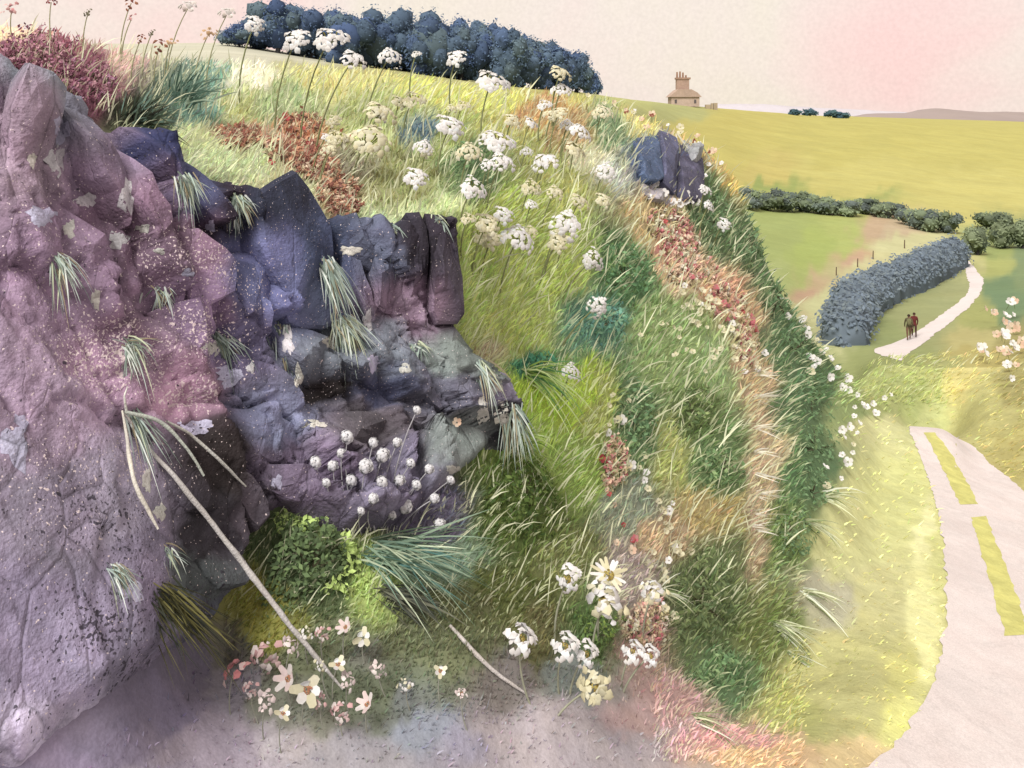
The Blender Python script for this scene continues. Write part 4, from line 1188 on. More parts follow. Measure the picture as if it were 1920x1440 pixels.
def flower(name, px, py, wpx, hpx, dx, dy, head, label, cat='flower', group=None, roll=0.0, tilt=35, stemc=(150, 152, 96), extra=(), kmin=0.5, kmax=6.6, stemw=3.2, hname='flower_head', Y=None, bow=.06, rocky=False):
    """head at photograph point, rooted dx,dy away on the ground"""
    k = hit(round(px + dx), py + dy, kmin, kmax)
    if k is None:
        k = kmax
    rt = surf(np.array([px + dx]), np.array([k]))[0]
    hY = rt[1] - 0.04
    if rocky:
        rt = on_rock(px + dx, py + dy)[0]
        hY = min(on_rock(px, py)[0][1], rt[1]) - 0.06
    hd = ray(px, py, hY)
    root = empty(name, rt, label, cat, group)
    V, Q, c = stem_between(rt - [0, 0, .02], hd, stemc, stemw, bow)
    mesh_obj('stem', V, Q, M_STEM, root, c, True, None, rt)
    sc = wpx * rt[1] / F / 2
    for nm, me, zs in ((hname, head, None),) + tuple(extra):
        o = link(nm, me, root, hd)
        asp = max(.45, min(1.3, hpx / wpx))
        tl = tilt + 40 * (asp - .6)
        o.rotation_euler = Euler((R(tl), R(roll), R(random.uniform(-25, 25))), 'XYZ')
        o.scale = (sc, sc * random.uniform(.9, 1.05), sc)
    return root


def rays_mesh(c, seed):
    r_ = np.random.default_rng(seed)
    V, Fc = [], []
    for i in range(14):
        a = i / 14 * 6.283; rr = r_.uniform(.45, .85)
        b = len(V); e_ = np.array([rr * math.cos(a), rr * math.sin(a), .12]); s = np.array([-math.sin(a), math.cos(a), 0]) * .06
        V += [np.array([0, 0, -.55]), e_ - s, e_ + s]
        Fc.append((b, b + 1, b + 2))
    o = mesh_obj('umbel_rays', np.array(V), Fc, M_STEM, None, alb(c), False)
    me = o.data; bpy.data.objects.remove(o)
    return me


RAYS = rays_mesh((142, 134, 66), 3)
nm_words = 'second third fourth fifth sixth seventh eighth ninth tenth eleventh twelfth thirteenth fourteenth fifteenth sixteenth seventeenth eighteenth nineteenth twentieth twenty-first twenty-second twenty-third twenty-fourth twenty-fifth twenty-sixth twenty-seventh twenty-eighth twenty-ninth thirtieth thirty-first thirty-second thirty-third thirty-fourth thirty-fifth thirty-sixth thirty-seventh thirty-eighth thirty-ninth fortieth'.split()
G7 = 'white umbels on the bank'
UMB = [
 (555,74,54,50,-40,190,'w','white umbel in front of the wood, left of the pair with tall stems',0),(618,72,60,46,-55,200,'w','large white umbel with olive underside in front of the wood',0),
 (662,112,46,36,-70,170,'w','white umbel at the foot of the wood, right of the tall pair',8),(731,105,40,34,-50,150,'w','white umbel with ochre underside against the middle of the wood',0),
 (478,45,38,42,-30,150,'w','pale umbel at the left end of the blue wood',20),(922,152,58,34,-20,120,'w','broad white umbel at the wood edge, middle of the skyline',15),
 (1050,138,40,30,-14,110,'c','cream umbel before the right end of the wood',8),(1052,168,36,14,-14,80,'w','flat white umbel just under the right end of the wood',5),(855,108,40,34,-10,110,'w','star-shaped white flower against the right half of the wood',0),(780,101,18,13,-10,110,'w','tiny white umbel alone in front of the wood',0),
 (712,212,60,34,-30,90,'c','cream umbel highest in the meadow above the dark plant',12),(690,262,80,40,-30,80,'c','largest yellowish umbel left in the meadow',12),(845,236,58,38,-25,90,'w','white umbel tilted right in the upper meadow',22),
 (935,265,54,36,-22,100,'w','upper of two white umbels stacked right in the meadow',12),(942,304,46,32,-30,90,'w','lower of two white umbels stacked right in the meadow',12),(880,285,46,36,-15,80,'c','cream umbel left of the stacked pair',0),
 (780,332,46,28,-20,60,'w','white umbel just above the rock columns',24),(887,352,46,34,-25,60,'w','white umbel over the corner of the columns',32),(1020,305,50,32,-25,90,'w','pinkish white umbel right of the stacked pair',-14),
 (1065,235,28,20,-14,70,'w','small white umbel near the crest by the brown patch',15),(960,225,36,22,-14,70,'c','small cream umbel above the stacked pair',10),(1020,196,26,16,-10,80,'w','small white umbel close to the skyline',5),
 (1060,422,58,46,-40,100,'w','big white umbel alone on the yellow-green slope',32),(972,446,60,34,-35,110,'w','long white umbel right of the columns',24),(915,418,50,30,-30,90,'c','cream umbel between the columns and the long white umbel',18),
 (1112,487,40,50,-60,80,'w','drooping white umbel left of the dark shrub',48),(1120,575,38,70,-70,80,'w','lowest long white umbel hanging beside the blue-green shrub',65),(1072,697,34,28,-20,60,'w','small white umbel low on the lime green slope',20),
 (1046,455,40,28,-35,80,'c','small yellowish umbel under the big lone one',20),(775,186,40,24,-20,70,'c','pink-tinged umbel under the middle of the wood',10),
 (1322,356,24,20,-10,60,'w','white umbel on a tall stalk right of the outcrop',10),(1330,386,22,24,-20,50,'w','small white umbel under the tall-stalked one by the outcrop',30),(1358,420,26,22,-20,40,'w','white umbel on the dark flank shrub by the outcrop',35),
]
for i, (x, y, w_, h_, dx, dy, cs, lab, roll) in enumerate(UMB):
    flower('umbel_flower', x, y, w_, h_, dx, dy, UM[cs][i % 4], lab, 'flower', G7, roll=roll, extra=(('umbel_rays', RAYS, None),))
_xy = sorted([(random.uniform(190, 470), random.uniform(600, 1150)) for i in range(46)])
_cnt = {'w': 0, 'c': 0}
ORD = ['none', 'first'] + nm_words
for i, (y, x) in enumerate(_xy):
    if inpoly(np.array([x]), np.array([y + 40]), ROCKPOLY)[0] or (x < 700 and y > 330):
        continue
    w_ = random.uniform(18, 42)
    cs = random.choice('wcc'); _cnt[cs] += 1
    flower('umbel_flower', x, y, w_, w_ * .65, random.uniform(-30, -8), random.uniform(40, 90), UM[cs][i % 4], {'w': 'small white', 'c': 'small cream'}[cs] + ' umbel between the big heads of the meadow, %s downward' % ORD[_cnt[cs]], 'flower', 'small umbels scattered over the meadow', roll=random.uniform(-5, 30), extra=(('umbel_rays', RAYS, None),), stemw=2.6)
G8 = 'white pompom flowers'
for i, (x, y, s, lab) in enumerate(((592,867,22,'leftmost white pompom flower on a thin stalk'),(624,874,20,'second white pompom flower from the left'),(651,819,24,'high white pompom flower in front of the brown rock'),(686,875,26,'largest white pompom flower in the middle of the bunch'),
        (659,901,22,'pompom flower just under the largest one, to its left'),(718,854,26,'pompom flower up and right of the largest one'),(716,904,22,'pompom flower lower right of the largest one'),(750,901,20,'pompom flower second from the right in the middle row'),(781,909,18,'rightmost pompom flower of the middle row'),
        (760,950,26,'blurry pompom flower low in the bunch'),(677,958,14,'smallest pompom flower near the bush top'),(825,984,22,'pompom flower lowest and farthest right'),(782,769,16,'topmost tiny pompom flower against the rock'),(640,850,17,'small pompom flower between the left pair and the high one'),(700,830,18,'small pompom flower above the largest one'),(745,830,18,'small pompom flower up and right of the bunch'),(770,868,17,'small pompom flower right of the bunch middle'),(805,880,18,'pompom flower at the right fringe of the bunch'),(612,905,16,'small pompom flower lower left of the bunch'),(700,935,18,'pompom flower low in the middle of the bunch'),(735,965,16,'tiny pompom flower over the long grass'),(815,935,18,'pompom flower near the olive plant'),(845,900,16,'pompom flower nearest the right end of the rock'))):
    flower('pompom_flower', x, y, s, s, (690 - x) * .55, 985 - y + (25 if y > 940 else 5), POM[i % 2], lab, 'flower', G8, tilt=0, stemc=(206, 198, 196), stemw=2.6, kmax=4, rocky=True)
G9 = 'large daisies at the foot of the bank'
for i, (x, y, w_, h_, dx, dy, m_, lab) in enumerate(((1065,1085,46,44,-25,120,3,'white daisy at the left of the daisy group'),(1142,1078,60,46,-20,130,4,'white daisy topmost in the group'),(1135,1128,76,60,-25,110,1,'biggest cream daisy with ochre heart'),(1225,1110,50,46,-20,110,1,'cream daisy right of the biggest one'),
        (975,1198,62,44,20,130,3,'white daisy alone on a tall stalk left of the group'),(1058,1212,52,38,-10,90,3,'white daisy with bluish underside in the lower row'),(1098,1226,46,36,-30,80,3,'white daisy next to the bluish one'),(1115,1288,70,50,-70,60,2,'blurred ochre-cream daisy lowest in the group'),
        (1185,1222,42,34,-20,70,3,'small white daisy before the rose clump'),(1218,1230,38,34,-50,70,3,'white daisy touching the rose clump'))):
    flower('daisy_flower', x, y, w_, h_, dx, dy, DAISY[m_], lab, 'flower', G9, tilt=random.uniform(12, 50), roll=random.uniform(-25, 25), extra=(('flower_heart', HEART[0], None),), stemc=(176, 172, 140), stemw=4, hname='petals')
GA = 'cream and pink blossoms by the foot of the branch'
nm = ['leftmost','second','third','fourth','fifth','sixth','seventh','eighth','ninth','tenth','eleventh','twelfth','thirteenth','fourteenth','fifteenth','sixteenth','seventeenth','eighteenth','nineteenth','twentieth','twenty-first','rightmost']
BL = sorted([(440,1256,46,3),(500,1226,60,1),(546,1212,36,0),(575,1190,30,0),(605,1186,30,1),(648,1176,28,2),(681,1196,34,0),(541,1272,42,2),(577,1292,56,2),(603,1250,30,0),(634,1246,30,2),(652,1278,34,0),(640,1332,42,1),(690,1320,36,2),(710,1256,32,0),(500,1316,40,0),(470,1290,30,1),(530,1338,30,2),(762,1285,34,0),(826,1258,24,2),(866,1300,22,2),(600,1312,30,1)])
for i, (x, y, s, m_) in enumerate(BL):
    flower('blossom', x, y, s, s * .75, -12 + 30 * random.random(), 55 + 30 * random.random(), BLOS[(m_, (0, 4, 5)[i % 3], 2)[0 if m_ in (1, 3) else 1 if i % 4 else 2]], nm[i] + ' blossom, counted from the left, at the foot of the pale branch', 'flower', GA, tilt=random.uniform(15, 75), roll=random.uniform(-35, 35), extra=(('flower_heart', HEART[1], None),) if m_ in (2, 5) else (), hname='petals', stemw=2.5, stemc=(176, 172, 150))
GB = 'seed heads and blooms against the sky'
for x, y, s, kk, dx, dy, lab in ((96,4,24,'red',6,90,'dark red seed head nearest the left corner of the sky'),(166,22,18,'grey',-8,100,'olive seed head between the two dark red ones'),(246,6,28,'rust',-20,110,'large rust seed head at the top of the sky'),(247,34,20,'pink',-20,90,'pink bud under the large rust seed head'),
        (265,72,20,'rust',-20,90,'rust seed head over the dark grass tuft'),(286,60,16,'grey',-20,90,'grey seed head beside the rust one'),(300,86,30,'rust',-10,80,'orange-brown bloom above the teal grass'),(320,80,24,'peach',-10,80,'peach bloom above the teal grass'),(352,16,44,'white',-40,130,'pale hazy bloom highest over the teal grass'),(425,28,40,'white',-40,140,'pale hazy bloom left of the blue wood'),(392,62,30,'peach',-30,110,'pale peach bloom left of the hazy one'),(22,18,36,'pink',4,60,'pink bloom over the heather in the very corner')):
    flower('seed_head', x, y, s, s, dx, dy, SEED[kk], lab, 'flower', GB, tilt=40, stemw=2.4, stemc=(186, 180, 130), kmax=6.4)


def dots(name, cx, cy, rx, ry, n, smin, smax, kinds, label, group, band=None, kmin=0.5, kmax=6.5, hgt=(10, 26)):
    made = {}
    for i in range(n):
        for _ in range(20):
            u, v = random.gauss(0, .5), random.gauss(0, .5)
            if band:
                t = random.random(); j = t * (len(band) - 1); q = min(int(j), len(band) - 2); f = j - q
                x = band[q][0] * (1 - f) + band[q + 1][0] * f + u * rx; y = band[q][1] * (1 - f) + band[q + 1][1] * f + v * ry
            else:
                x, y = cx + u * rx, cy + v * ry
            k = hit(round(x), y, kmin, kmax)
            if k is not None:
                break
        else:
            continue
        rt = surf(np.array([x]), np.array([k]))[0]
        s = random.uniform(smin, smax) * rt[1] / F / 2
        kn = random.choice(kinds); me = DOT[kn]
        up = random.uniform(*hgt) * rt[1] / F
        o = link(name, DOTS[me.name], None, rt + [random.uniform(-.3, .6) * up * .4, 0, up])
        o.rotation_euler = Euler((R(random.uniform(25, 75)), R(random.uniform(-30, 30)), R(random.uniform(-40, 40))), 'XYZ')
        o.scale = (s, s, s)
        made.setdefault(kn, []).append((proj(np.array(o.location))[1], o))
    for kn, lst in made.items():
        lst.sort(key=lambda t: t[0])
        for i, (_, o) in enumerate(lst):
            sfx = 'th' if 10 < (i + 1) % 100 < 14 else {1: 'st', 2: 'nd', 3: 'rd'}.get((i + 1) % 10, 'th')
            tag(o, ('coral' if kn == 'pink' else kn) + ' ' + label.replace('small white', 'small') + ', ' + ('topmost' if i == 0 else '%d%s from top' % (i + 1, sfx)), 'flower', group)


# a small flower = petal ring on a short stalk, one mesh
DOTS = {}
for kk, me in list(DOT.items()):
    V = np.array([v.co[:] for v in me.vertices]); Fc = [tuple(p.vertices) for p in me.polygons]
    C = np.array([d.color[:3] for d in me.color_attributes['Col'].data])
    b = len(V)
    st = np.array([[.05, 0, .1], [-.05, 0, .1], [-.04, -.6, -2.4], [.04, -.6, -2.4]])
    o = mesh_obj('small_flower_' + kk, np.vstack([V, st]), Fc + [(b, b + 1, b + 2, b + 3)], M_PETAL, None, np.vstack([C, np.tile(alb((150, 152, 100)), (4, 1))]), False)
    DOTS[me.name] = o.data
    bpy.data.objects.remove(o)

dots('small_flower', 0, 0, 34, 30, 30, 8, 17, ['cream', 'cream', 'white'], 'tiny flower in the band below the outcrop', 'cream flowers of the upper band', [(1230,480),(1300,570),(1380,640),(1440,740)])
dots('small_flower', 1290, 640, 90, 80, 30, 8, 15, ['cream'], 'tiny flower among grass left of the tan strip', 'cream flowers of the mid bank')
dots('small_flower', 0, 0, 46, 30, 44, 9, 22, ['cream', 'cream', 'white'], 'flower drifting between tall shrub and tan strip', 'cream flowers of the lower drift', [(1140,760),(1160,880),(1230,960),(1280,1030),(1230,1110),(1240,1180)])
dots('small_flower', 0, 0, 26, 22, 28, 6, 14, ['pink', 'red', 'pink', 'peach'], 'tiny flower in the pink band of the bank', 'pink flowers of the band', [(1230,420),(1280,470),(1300,520),(1370,580),(1410,660)])
dots('small_flower', 0, 0, 22, 30, 10, 9, 18, ['pink', 'red', 'peach'], 'small flower beside the tall dark shrub', 'pink flowers of the lower bank', [(1140,840),(1150,900),(1150,980),(1200,1060)])
dots('small_flower', 0, 0, 30, 16, 18, 9, 20, ['white'], 'small white flower at the foot of the dark outcrop', 'white flowers under the outcrop', [(1205,350),(1240,380),(1280,405),(1320,400),(1310,360)], kmin=3)
dots('small_flower', 0, 0, 30, 26, 36, 9, 20, ['white', 'white', 'cream'], 'small flower on the lane-side edge of the bank', 'white flowers of the verge edge', [(1480,560),(1530,640),(1540,720),(1600,760),(1590,840),(1560,920)])
dots('small_flower', 1640, 770, 60, 30, 8, 8, 16, ['white'], 'small white flower on the pale grass before the lane', 'white flowers before the lane')
dots('small_flower', 1882, 655, 46, 70, 34, 10, 20, ['white', 'white', 'peach'], 'flower on the ochre bank beyond the lane', 'white flowers beyond the lane', kmin=5.2, kmax=8.2, hgt=(14, 40))
dots('small_flower', 0, 0, 60, 22, 26, 7, 16, ['peach', 'cream', 'rust', 'white'], 'small flower on the crest before the yellow field', 'peach flowers of the crest', [(1180,215),(1260,235),(1330,270),(1390,320)], kmin=3)
dots('small_flower', 800, 830, 50, 60, 14, 8, 20, ['pink', 'peach', 'white'], 'small flower at the foot of the rock beside the pompoms', 'coral flowers by the pompoms', kmax=4, hgt=(20, 50))
dots('small_flower', 560, 270, 110, 60, 14, 7, 15, ['rust', 'red'], 'floret above the brow of the rock', 'rust florets of the brow', kmin=4.6)

# ------------------------------------------------------------------ trees, hedges
def crown(name, cen, rad, n, cols_, leaf, root, mat=M_FARLEAF, lobes=17, seed=0, core=True, flat=1.0):
    """leafy crown: lobes of leaf faces over an uneven inner mass"""
    r_ = np.random.default_rng(seed)
    rad = np.array(rad, float); cen = np.array(cen, float)
    L_ = r_.normal(0, 1, (lobes, 3)); L_ = unit(L_) * r_.uniform(.3, .7, (lobes, 1))
    L_[0] = 0
    lr = r_.uniform(.26, .42, lobes); lr[0] = .64
    lc = r_.integers(0, len(cols_), lobes); lb = r_.uniform(.82, 1.2, lobes)
    Vs, Fs, Cs, b = [], [], [], 0
    idx = r_.integers(0, lobes, n)
    d = unit(r_.normal(0, 1, (n, 3)))
    rr = lr[idx] * r_.uniform(.8, 1.28, n)
    P = L_[idx] + d * rr[:, None]
    Cc = np.array([alb(c) for c in cols_])[lc[idx]] * lb[idx][:, None] * r_.uniform(.82, 1.2, (n, 1)) * 1.7
    V, Q, C = leaves(cen + P * rad, unit(d * .6 + np.array([-.15, -.5, .5]) + r_.normal(0, .4, (n, 3))), leaf * r_.uniform(.7, 1.4, n), Cc)
    Vs.append(V); Fs.append(Q); Cs.append(C); b += len(V)
    if core:
        nu, nv = 8, 5
        for i in range(lobes):
            th = np.linspace(0, 2 * np.pi, nu, endpoint=False); ph = np.linspace(.12, np.pi - .12, nv)
            T, Ph = np.meshgrid(th, ph, indexing='ij')
            S = np.stack([np.cos(T) * np.sin(Ph), np.sin(T) * np.sin(Ph), np.cos(Ph)], -1).reshape(-1, 3)
            V = cen + (L_[i] + S * lr[i] * .86 * (1 + .12 * r_.normal(0, 1, (len(S), 1)))) * rad
            I = np.arange(nu * nv).reshape(nu, nv)
            Q = np.stack([I[:, :-1], np.roll(I, -1, 0)[:, :-1], np.roll(I, -1, 0)[:, 1:], I[:, 1:]], -1).reshape(-1, 4) + b
            Vs.append(V); Fs.append(Q); Cs.append(np.tile(alb(cols_[lc[i]]) * lb[i] * 1.5, (len(V), 1))); b += len(V)
    V = np.vstack(Vs); V[:, 2] = np.maximum(V[:, 2], root.location.z - 0.1)
    return mesh_obj(name, V, np.vstack(Fs), mat, root, np.vstack(Cs), False, None, root.location)


def tree(name, px, base, top, hw, cols_, label, group, seed, kmin=7, kmax=10.4, n=900, leafpx=5, cat='tree', trunkc=(70, 66, 66), low=.12, Yadd=0):
    g = at(px, base, kmin, kmax)
    if Yadd:
        Y = g[1] + Yadd; X = (px - 960) / F * Y; g = np.array([X, Y, ground_z(X, Y)[0][0]])
    sc = g[1] / F
    ztop = EYE + (HR - top) * sc
    H = ztop - g[2]
    root = empty(name, g, label, cat, group)
    V, Q = tube([g + [0, 0, -.3], g + [.05 * H, 0, H * .3], g + [0, 0, H * .65]], [H * .055, H * .04, H * .015], 7)
    mesh_obj('trunk', V, Q, M_WOOD, root, alb(trunkc), True, None, g)
    c = g + [0, 0, H * (.5 + low / 2)]
    crown('crown', c, (hw * sc * 1.3, hw * sc * 1.1, H * (.5 - low / 2) * 1.28), n, cols_, leafpx * sc, root, seed=seed)
    return root


BLU = [(76, 94, 122), (84, 102, 120), (72, 90, 124), (92, 108, 114), (80, 98, 116)]
names = ['leftmost tree of the blue wood, low and pale', 'second tree of the blue wood, tallest on its left shoulder', 'third tree of the blue wood, above the tall pair of umbels', 'fourth tree of the blue wood', 'fifth tree of the blue wood', 'sixth tree of the blue wood, with the high bump', 'seventh tree of the blue wood',
         'eighth tree of the blue wood', 'ninth tree of the blue wood', 'tenth tree of the blue wood', 'eleventh tree of the blue wood, where it steps down', 'twelfth tree of the blue wood', 'thirteenth tree of the blue wood, near its right end', 'small dark last tree at the right end of the wood']
for i, (x, b_, t_, hw) in enumerate(((448,84,44,42),(520,96,6,52),(585,107,16,54),(645,116,24,50),(705,124,26,50),(758,131,22,46),(812,139,30,48),(862,146,36,46),(912,153,48,42),(955,159,58,38),(998,163,74,42),(1042,166,84,38),(1080,169,98,32),(1108,172,128,18))):
    tree('wood_tree', x, b_ + 3, t_, hw, BLU, names[i], 'trees of the blue wood', 100 + i, n=1700, leafpx=5, Yadd=(i % 3) * 3, low=.0)
HD = [(110, 120, 90), (98, 108, 94), (120, 130, 94), (94, 102, 94)]
hn = ['first', 'second', 'third', 'fourth', 'fifth', 'sixth', 'seventh', 'eighth', 'ninth', 'tenth', 'eleventh', 'twelfth', 'thirteenth']
for i, (x, b_, t_, hw) in enumerate(((1402,392,352,26),(1440,396,356,28),(1476,398,360,26),(1512,400,364,28),(1550,404,368,28),(1588,406,374,28),(1628,402,374,28),(1668,410,380,28),(1706,424,388,28),(1742,436,390,30),(1778,438,398,24))):
    tree('hedgerow_bush', x, b_, t_, hw, HD, hn[i] + ' bush from the bank in the dark hedgerow below the yellow field', 'bushes of the far hedgerow', 200 + i, n=800, leafpx=5, low=0, kmin=7.5, kmax=9.4, cat='bush')
for i, (x, b_, t_, hw, lab) in enumerate(((1832,478,418,24,'olive tree at the top of the footpath'),(1876,466,404,30,'dark tree right of the footpath top'),(1918,468,408,26,'dark tree at the right edge beyond the footpath'),(1858,430,396,30,'low bush behind the footpath trees'))):
    tree('field_tree', x, b_, t_, hw, [(104, 112, 84), (90, 100, 78), (120, 128, 92)], lab, 'trees at the top of the footpath', 230 + i, n=900, leafpx=5, low=.02, kmin=7.5, kmax=9.4)
for i, (x, b_, t_, hw, lab) in enumerate(((1490,216,205,12,'left tree of the pair of teal clumps on the skyline'),(1520,216,204,14,'second teal tree on the skyline, touching the left one'),(1556,218,206,12,'third teal tree on the skyline after the gap'),(1578,222,209,14,'right-hand teal tree on the skyline'))):
    tree('skyline_tree', x, b_, t_, hw, [(66, 92, 100), (76, 104, 104)], lab, 'teal trees on the skyline', 240 + i, n=300, leafpx=3.5, low=0, kmin=9, kmax=10.0)
wb = [(x, 0) for x in (484, 552, 615, 675, 732, 785, 837, 887, 934, 976, 1020, 1062)]
for i, (x, _) in enumerate(wb):
    bs_ = np.interp(x, [448, 520, 760, 1000, 1108], [84, 96, 131, 163, 172]); tp = np.interp(x, [484, 560, 640, 700, 760, 830, 900, 950, 1000, 1060], [22, 8, 20, 22, 20, 32, 44, 56, 74, 92]) + random.uniform(-3, 6)
    tree('wood_tree', x, bs_ + 2, tp, 44 if x < 900 else 34, BLU, 'tree filling the gap in the blue wood between its ' + ['first and second', 'second and third', 'third and fourth', 'fourth and fifth', 'fifth and sixth', 'sixth and seventh', 'seventh and eighth', 'eighth and ninth', 'ninth and tenth', 'tenth and eleventh', 'eleventh and twelfth', 'twelfth and thirteenth'][i] + ' trees', 'trees of the blue wood', 150 + i, n=1300, leafpx=5, Yadd=4, low=.0)
# curved slate-blue hedge
hp = [(1578, 652), (1588, 625), (1604, 598), (1630, 578), (1664, 560), (1700, 546), (1735, 530), (1765, 512), (1788, 500), (1796, 505)]
g0 = at(1578, 652, 7.2, 9)
hedge = empty('curved_hedge', g0, 'slate-blue hedge curving round the small field above the walkers', 'hedge')
hg = np.array([at(x, y, 7.2, 9.2) for x, y in hp])
dd = np.concatenate([[0], np.cumsum(np.linalg.norm(np.diff(hg, axis=0), axis=1))]); tt = np.linspace(0, dd[-1], 90)
ax_ = np.stack([pchip(dd, hg[:, i], tt) for i in range(3)], -1)
tg = unit(np.gradient(ax_, axis=0)); sdv = unit(np.cross(tg, [0, 0, 1.0]))
th = np.linspace(-.25, np.pi + .25, 16)
hh = np.interp(tt, [0, 2, 8, dd[-1] * .8, dd[-1]], [2.0, 2.3, 2.6, 2.9, 2.4])
V = ax_[:, None] + sdv[:, None] * (np.cos(th)[None, :, None] * 1.35) + np.array([0, 0, 1.0]) * (np.sign(np.sin(th)) * np.abs(np.sin(th)) ** .6)[None, :, None] * hh[:, None, None]
lump = 1 + .38 * fbm(V[..., 0] * .7, V[..., 1] * .7, V[..., 2] * .7, s=77)
en = np.clip(np.minimum(tt, tt[-1] - tt) / 1.3, 0, 1); en = np.sqrt(1 - (1 - en) ** 2)
lump = lump * en[:, None]
V = ax_[:, None] + (V - ax_[:, None]) * lump[..., None]
I = np.arange(90 * 16).reshape(90, 16)
Q = np.stack([I[:-1, :-1], I[1:, :-1], I[1:, 1:], I[:-1, 1:]], -1).reshape(-1, 4)
HC = [(106, 116, 124), (100, 110, 120), (110, 118, 120)]
VV = V.reshape(-1, 3)
tag(mesh_obj('twig_mass', VV, Q, M_FARLEAF, hedge, alb(HC[0]) * 1.5, True, None, g0))
nl = 11000
pi_ = rng.integers(0, len(VV), nl)
P = VV[pi_] + rng.normal(0, .2, (nl, 3))
cn = unit(P - np.repeat(ax_, 16, 0)[pi_] + [0, 0, -.4])
LV, LQ, LC = leaves(P, unit(cn * .6 + np.array([-.15, -.5, .5]) + rng.normal(0, .4, (nl, 3))), rng.uniform(.2, .42, nl), np.array([alb(c) for c in HC])[rng.integers(0, 3, nl)] * rng.uniform(1.5, 1.9, (nl, 1)))
tag(mesh_obj('foliage', LV, LQ, M_FARLEAF, hedge, LC, False, None, g0), kind='stuff')

# ------------------------------------------------------------------ fence posts and rail
for i, (x, y) in enumerate(((1568, 518), (1608, 502), (1637, 490), (1696, 468))):
    g = at(x, y, 7.2, 9.4); sc = g[1] / F
    V, Q = tube([g - [0, 0, .2], g + [0, 0, 8 * sc], g + [.02, 0, 16 * sc]], [1.1 * sc, 1.0 * sc, .8 * sc], 6)
    tag(mesh_obj('fence_post', V, Q, M_WOOD, None, alb((112, 84, 66)), True, None, g), ['first', 'second', 'third', 'last'][i] + ' brown fence post along the pink strip, going up the valley', 'post', 'fence posts of the pink strip')
# ------------------------------------------------------------------ house on the skyline
Yh = 395.0
hs = Yh / F
hx = (1281 - 960) * hs
hz = ground_z(hx, Yh)[0][0]
house = empty('stone_house', (hx, Yh, hz), 'brown stone house with a huge chimney stack on the skyline', 'house')


def prism(poly, y0, y1, name, parent, mat, c, origin):
    n = len(poly)
    V = [(x, y0, z) for x, z in poly] + [(x, y1, z) for x, z in poly]
    Fc = [tuple(range(n)), tuple(range(2 * n - 1, n - 1, -1))] + [(i, i + n, (i + 1) % n + n, (i + 1) % n) for i in range(n)]
    o = mesh_obj(name, np.array(V, float), Fc, mat, None, alb(c), False)
    o.parent = parent
    return o


def hpx_(x, y):
    return ((x - 1281) * hs, EYE + (HR - y) * hs - hz)


BR = (194, 164, 142)
prism([hpx_(1256, 200), hpx_(1256, 182), hpx_(1308, 182), hpx_(1308, 200)], -4, 5, 'wall', house, M_STONE, BR, None)
rf = prism([hpx_(1252, 182.2), hpx_(1256, 178), hpx_(1268, 168), hpx_(1293, 168), hpx_(1304, 174), hpx_(1312, 182.2)], -4.6, 5.6, 'roof', house, M_STONE, (186, 154, 132), None)
ck = prism([hpx_(1268, 170), hpx_(1268, 146), hpx_(1291, 146), hpx_(1291, 170)], -1.6, 1.8, 'chimney_stack', house, M_STONE, (182, 146, 124), None)
prism([hpx_(1266.5, 149), hpx_(1266.5, 145.5), hpx_(1293.5, 145.5), hpx_(1293.5, 149)], -1.9, 2.1, 'chimney_cap', house, M_STONE, (168, 130, 106), None)
for x, t_ in ((1269.5, 135), (1275, 134), (1280.5, 136), (1286, 141)):
    o = prism([hpx_(x - 1.6, 145.6), hpx_(x - 1.3, t_), hpx_(x + 1.3, t_), hpx_(x + 1.6, 145.6)], -.4, .4, 'chimney_pot', house, M_STONE, (168, 124, 98), None)
for x in (1264, 1300):
    prism([hpx_(x - 2, 194), hpx_(x - 2, 187), hpx_(x + 2, 187), hpx_(x + 2, 194)], -4.06, -3.9, 'window', house, M_STONE, (104, 92, 90), None)
wl_ = empty('stone_wall', ((1335 - 960) * hs, Yh, hz - 1.0), 'low broken stone wall right of the skyline house', 'wall')
for x0, x1, t_ in ((1322, 1332, 192), (1333, 1337, 189.5), (1338, 1345, 189)):
    o = prism([((x0 - 1335) * hs, -2), ((x0 - 1335) * hs, (198 - t_) * hs), ((x1 - 1335) * hs, (198 - t_) * hs), ((x1 - 1335) * hs, -2)], -.5, .5, 'wall_section', wl_, M_STONE, (176, 152, 120), None)

# ------------------------------------------------------------------ far hills
def ridge(name, prof, Y, depth, c, label, foot=250):
    pr = np.array(prof, float)
    x = np.linspace(pr[0, 0], pr[-1, 0], 160)
    top = pchip(pr[:, 0], pr[:, 1], x) + .7 * fbm(x / 14, x * 0, s=81)
    V = []
    for f, yy in ((0, -depth), (.55, -depth * .45), (.9, -depth * .12), (1, 0), (.6, depth * .5), (0, depth)):
        Yp = Y + yy
        z0 = EYE + (HR - foot) / F * Y
        z = z0 + (EYE + (HR - top) / F * Y - z0) * f
        V.append(np.stack([(x - 960) / F * Y, np.full_like(x, Yp), z], -1))
    V = np.stack(V, 1).reshape(-1, 3)
    I = np.arange(len(x) * 6).reshape(len(x), 6)
    Q = np.stack([I[:-1, :-1], I[1:, :-1], I[1:, 1:], I[:-1, 1:]], -1).reshape(-1, 4)
    return tag(mesh_obj(name, V, Q, M_HILL, None, alb(c)), label, 'hill', kind='structure')


ridge('far_hill', [(1560, 232), (1610, 216), (1650, 212), (1690, 212), (1730, 205), (1752, 203), (1800, 207), (1850, 210), (1880, 209), (1960, 212), (2150, 200), (2500, 205), (2900, 230)], 1500, 260, (160, 140, 130), 'mauve-grey moorland hill on the right of the skyline')
ridge('far_hill', [(1180, 212), (1300, 200), (1360, 195), (1420, 195), (1480, 199), (1560, 203), (1700, 210)], 3200, 500, (196, 184, 184), 'pale lavender hill far behind the skyline house')

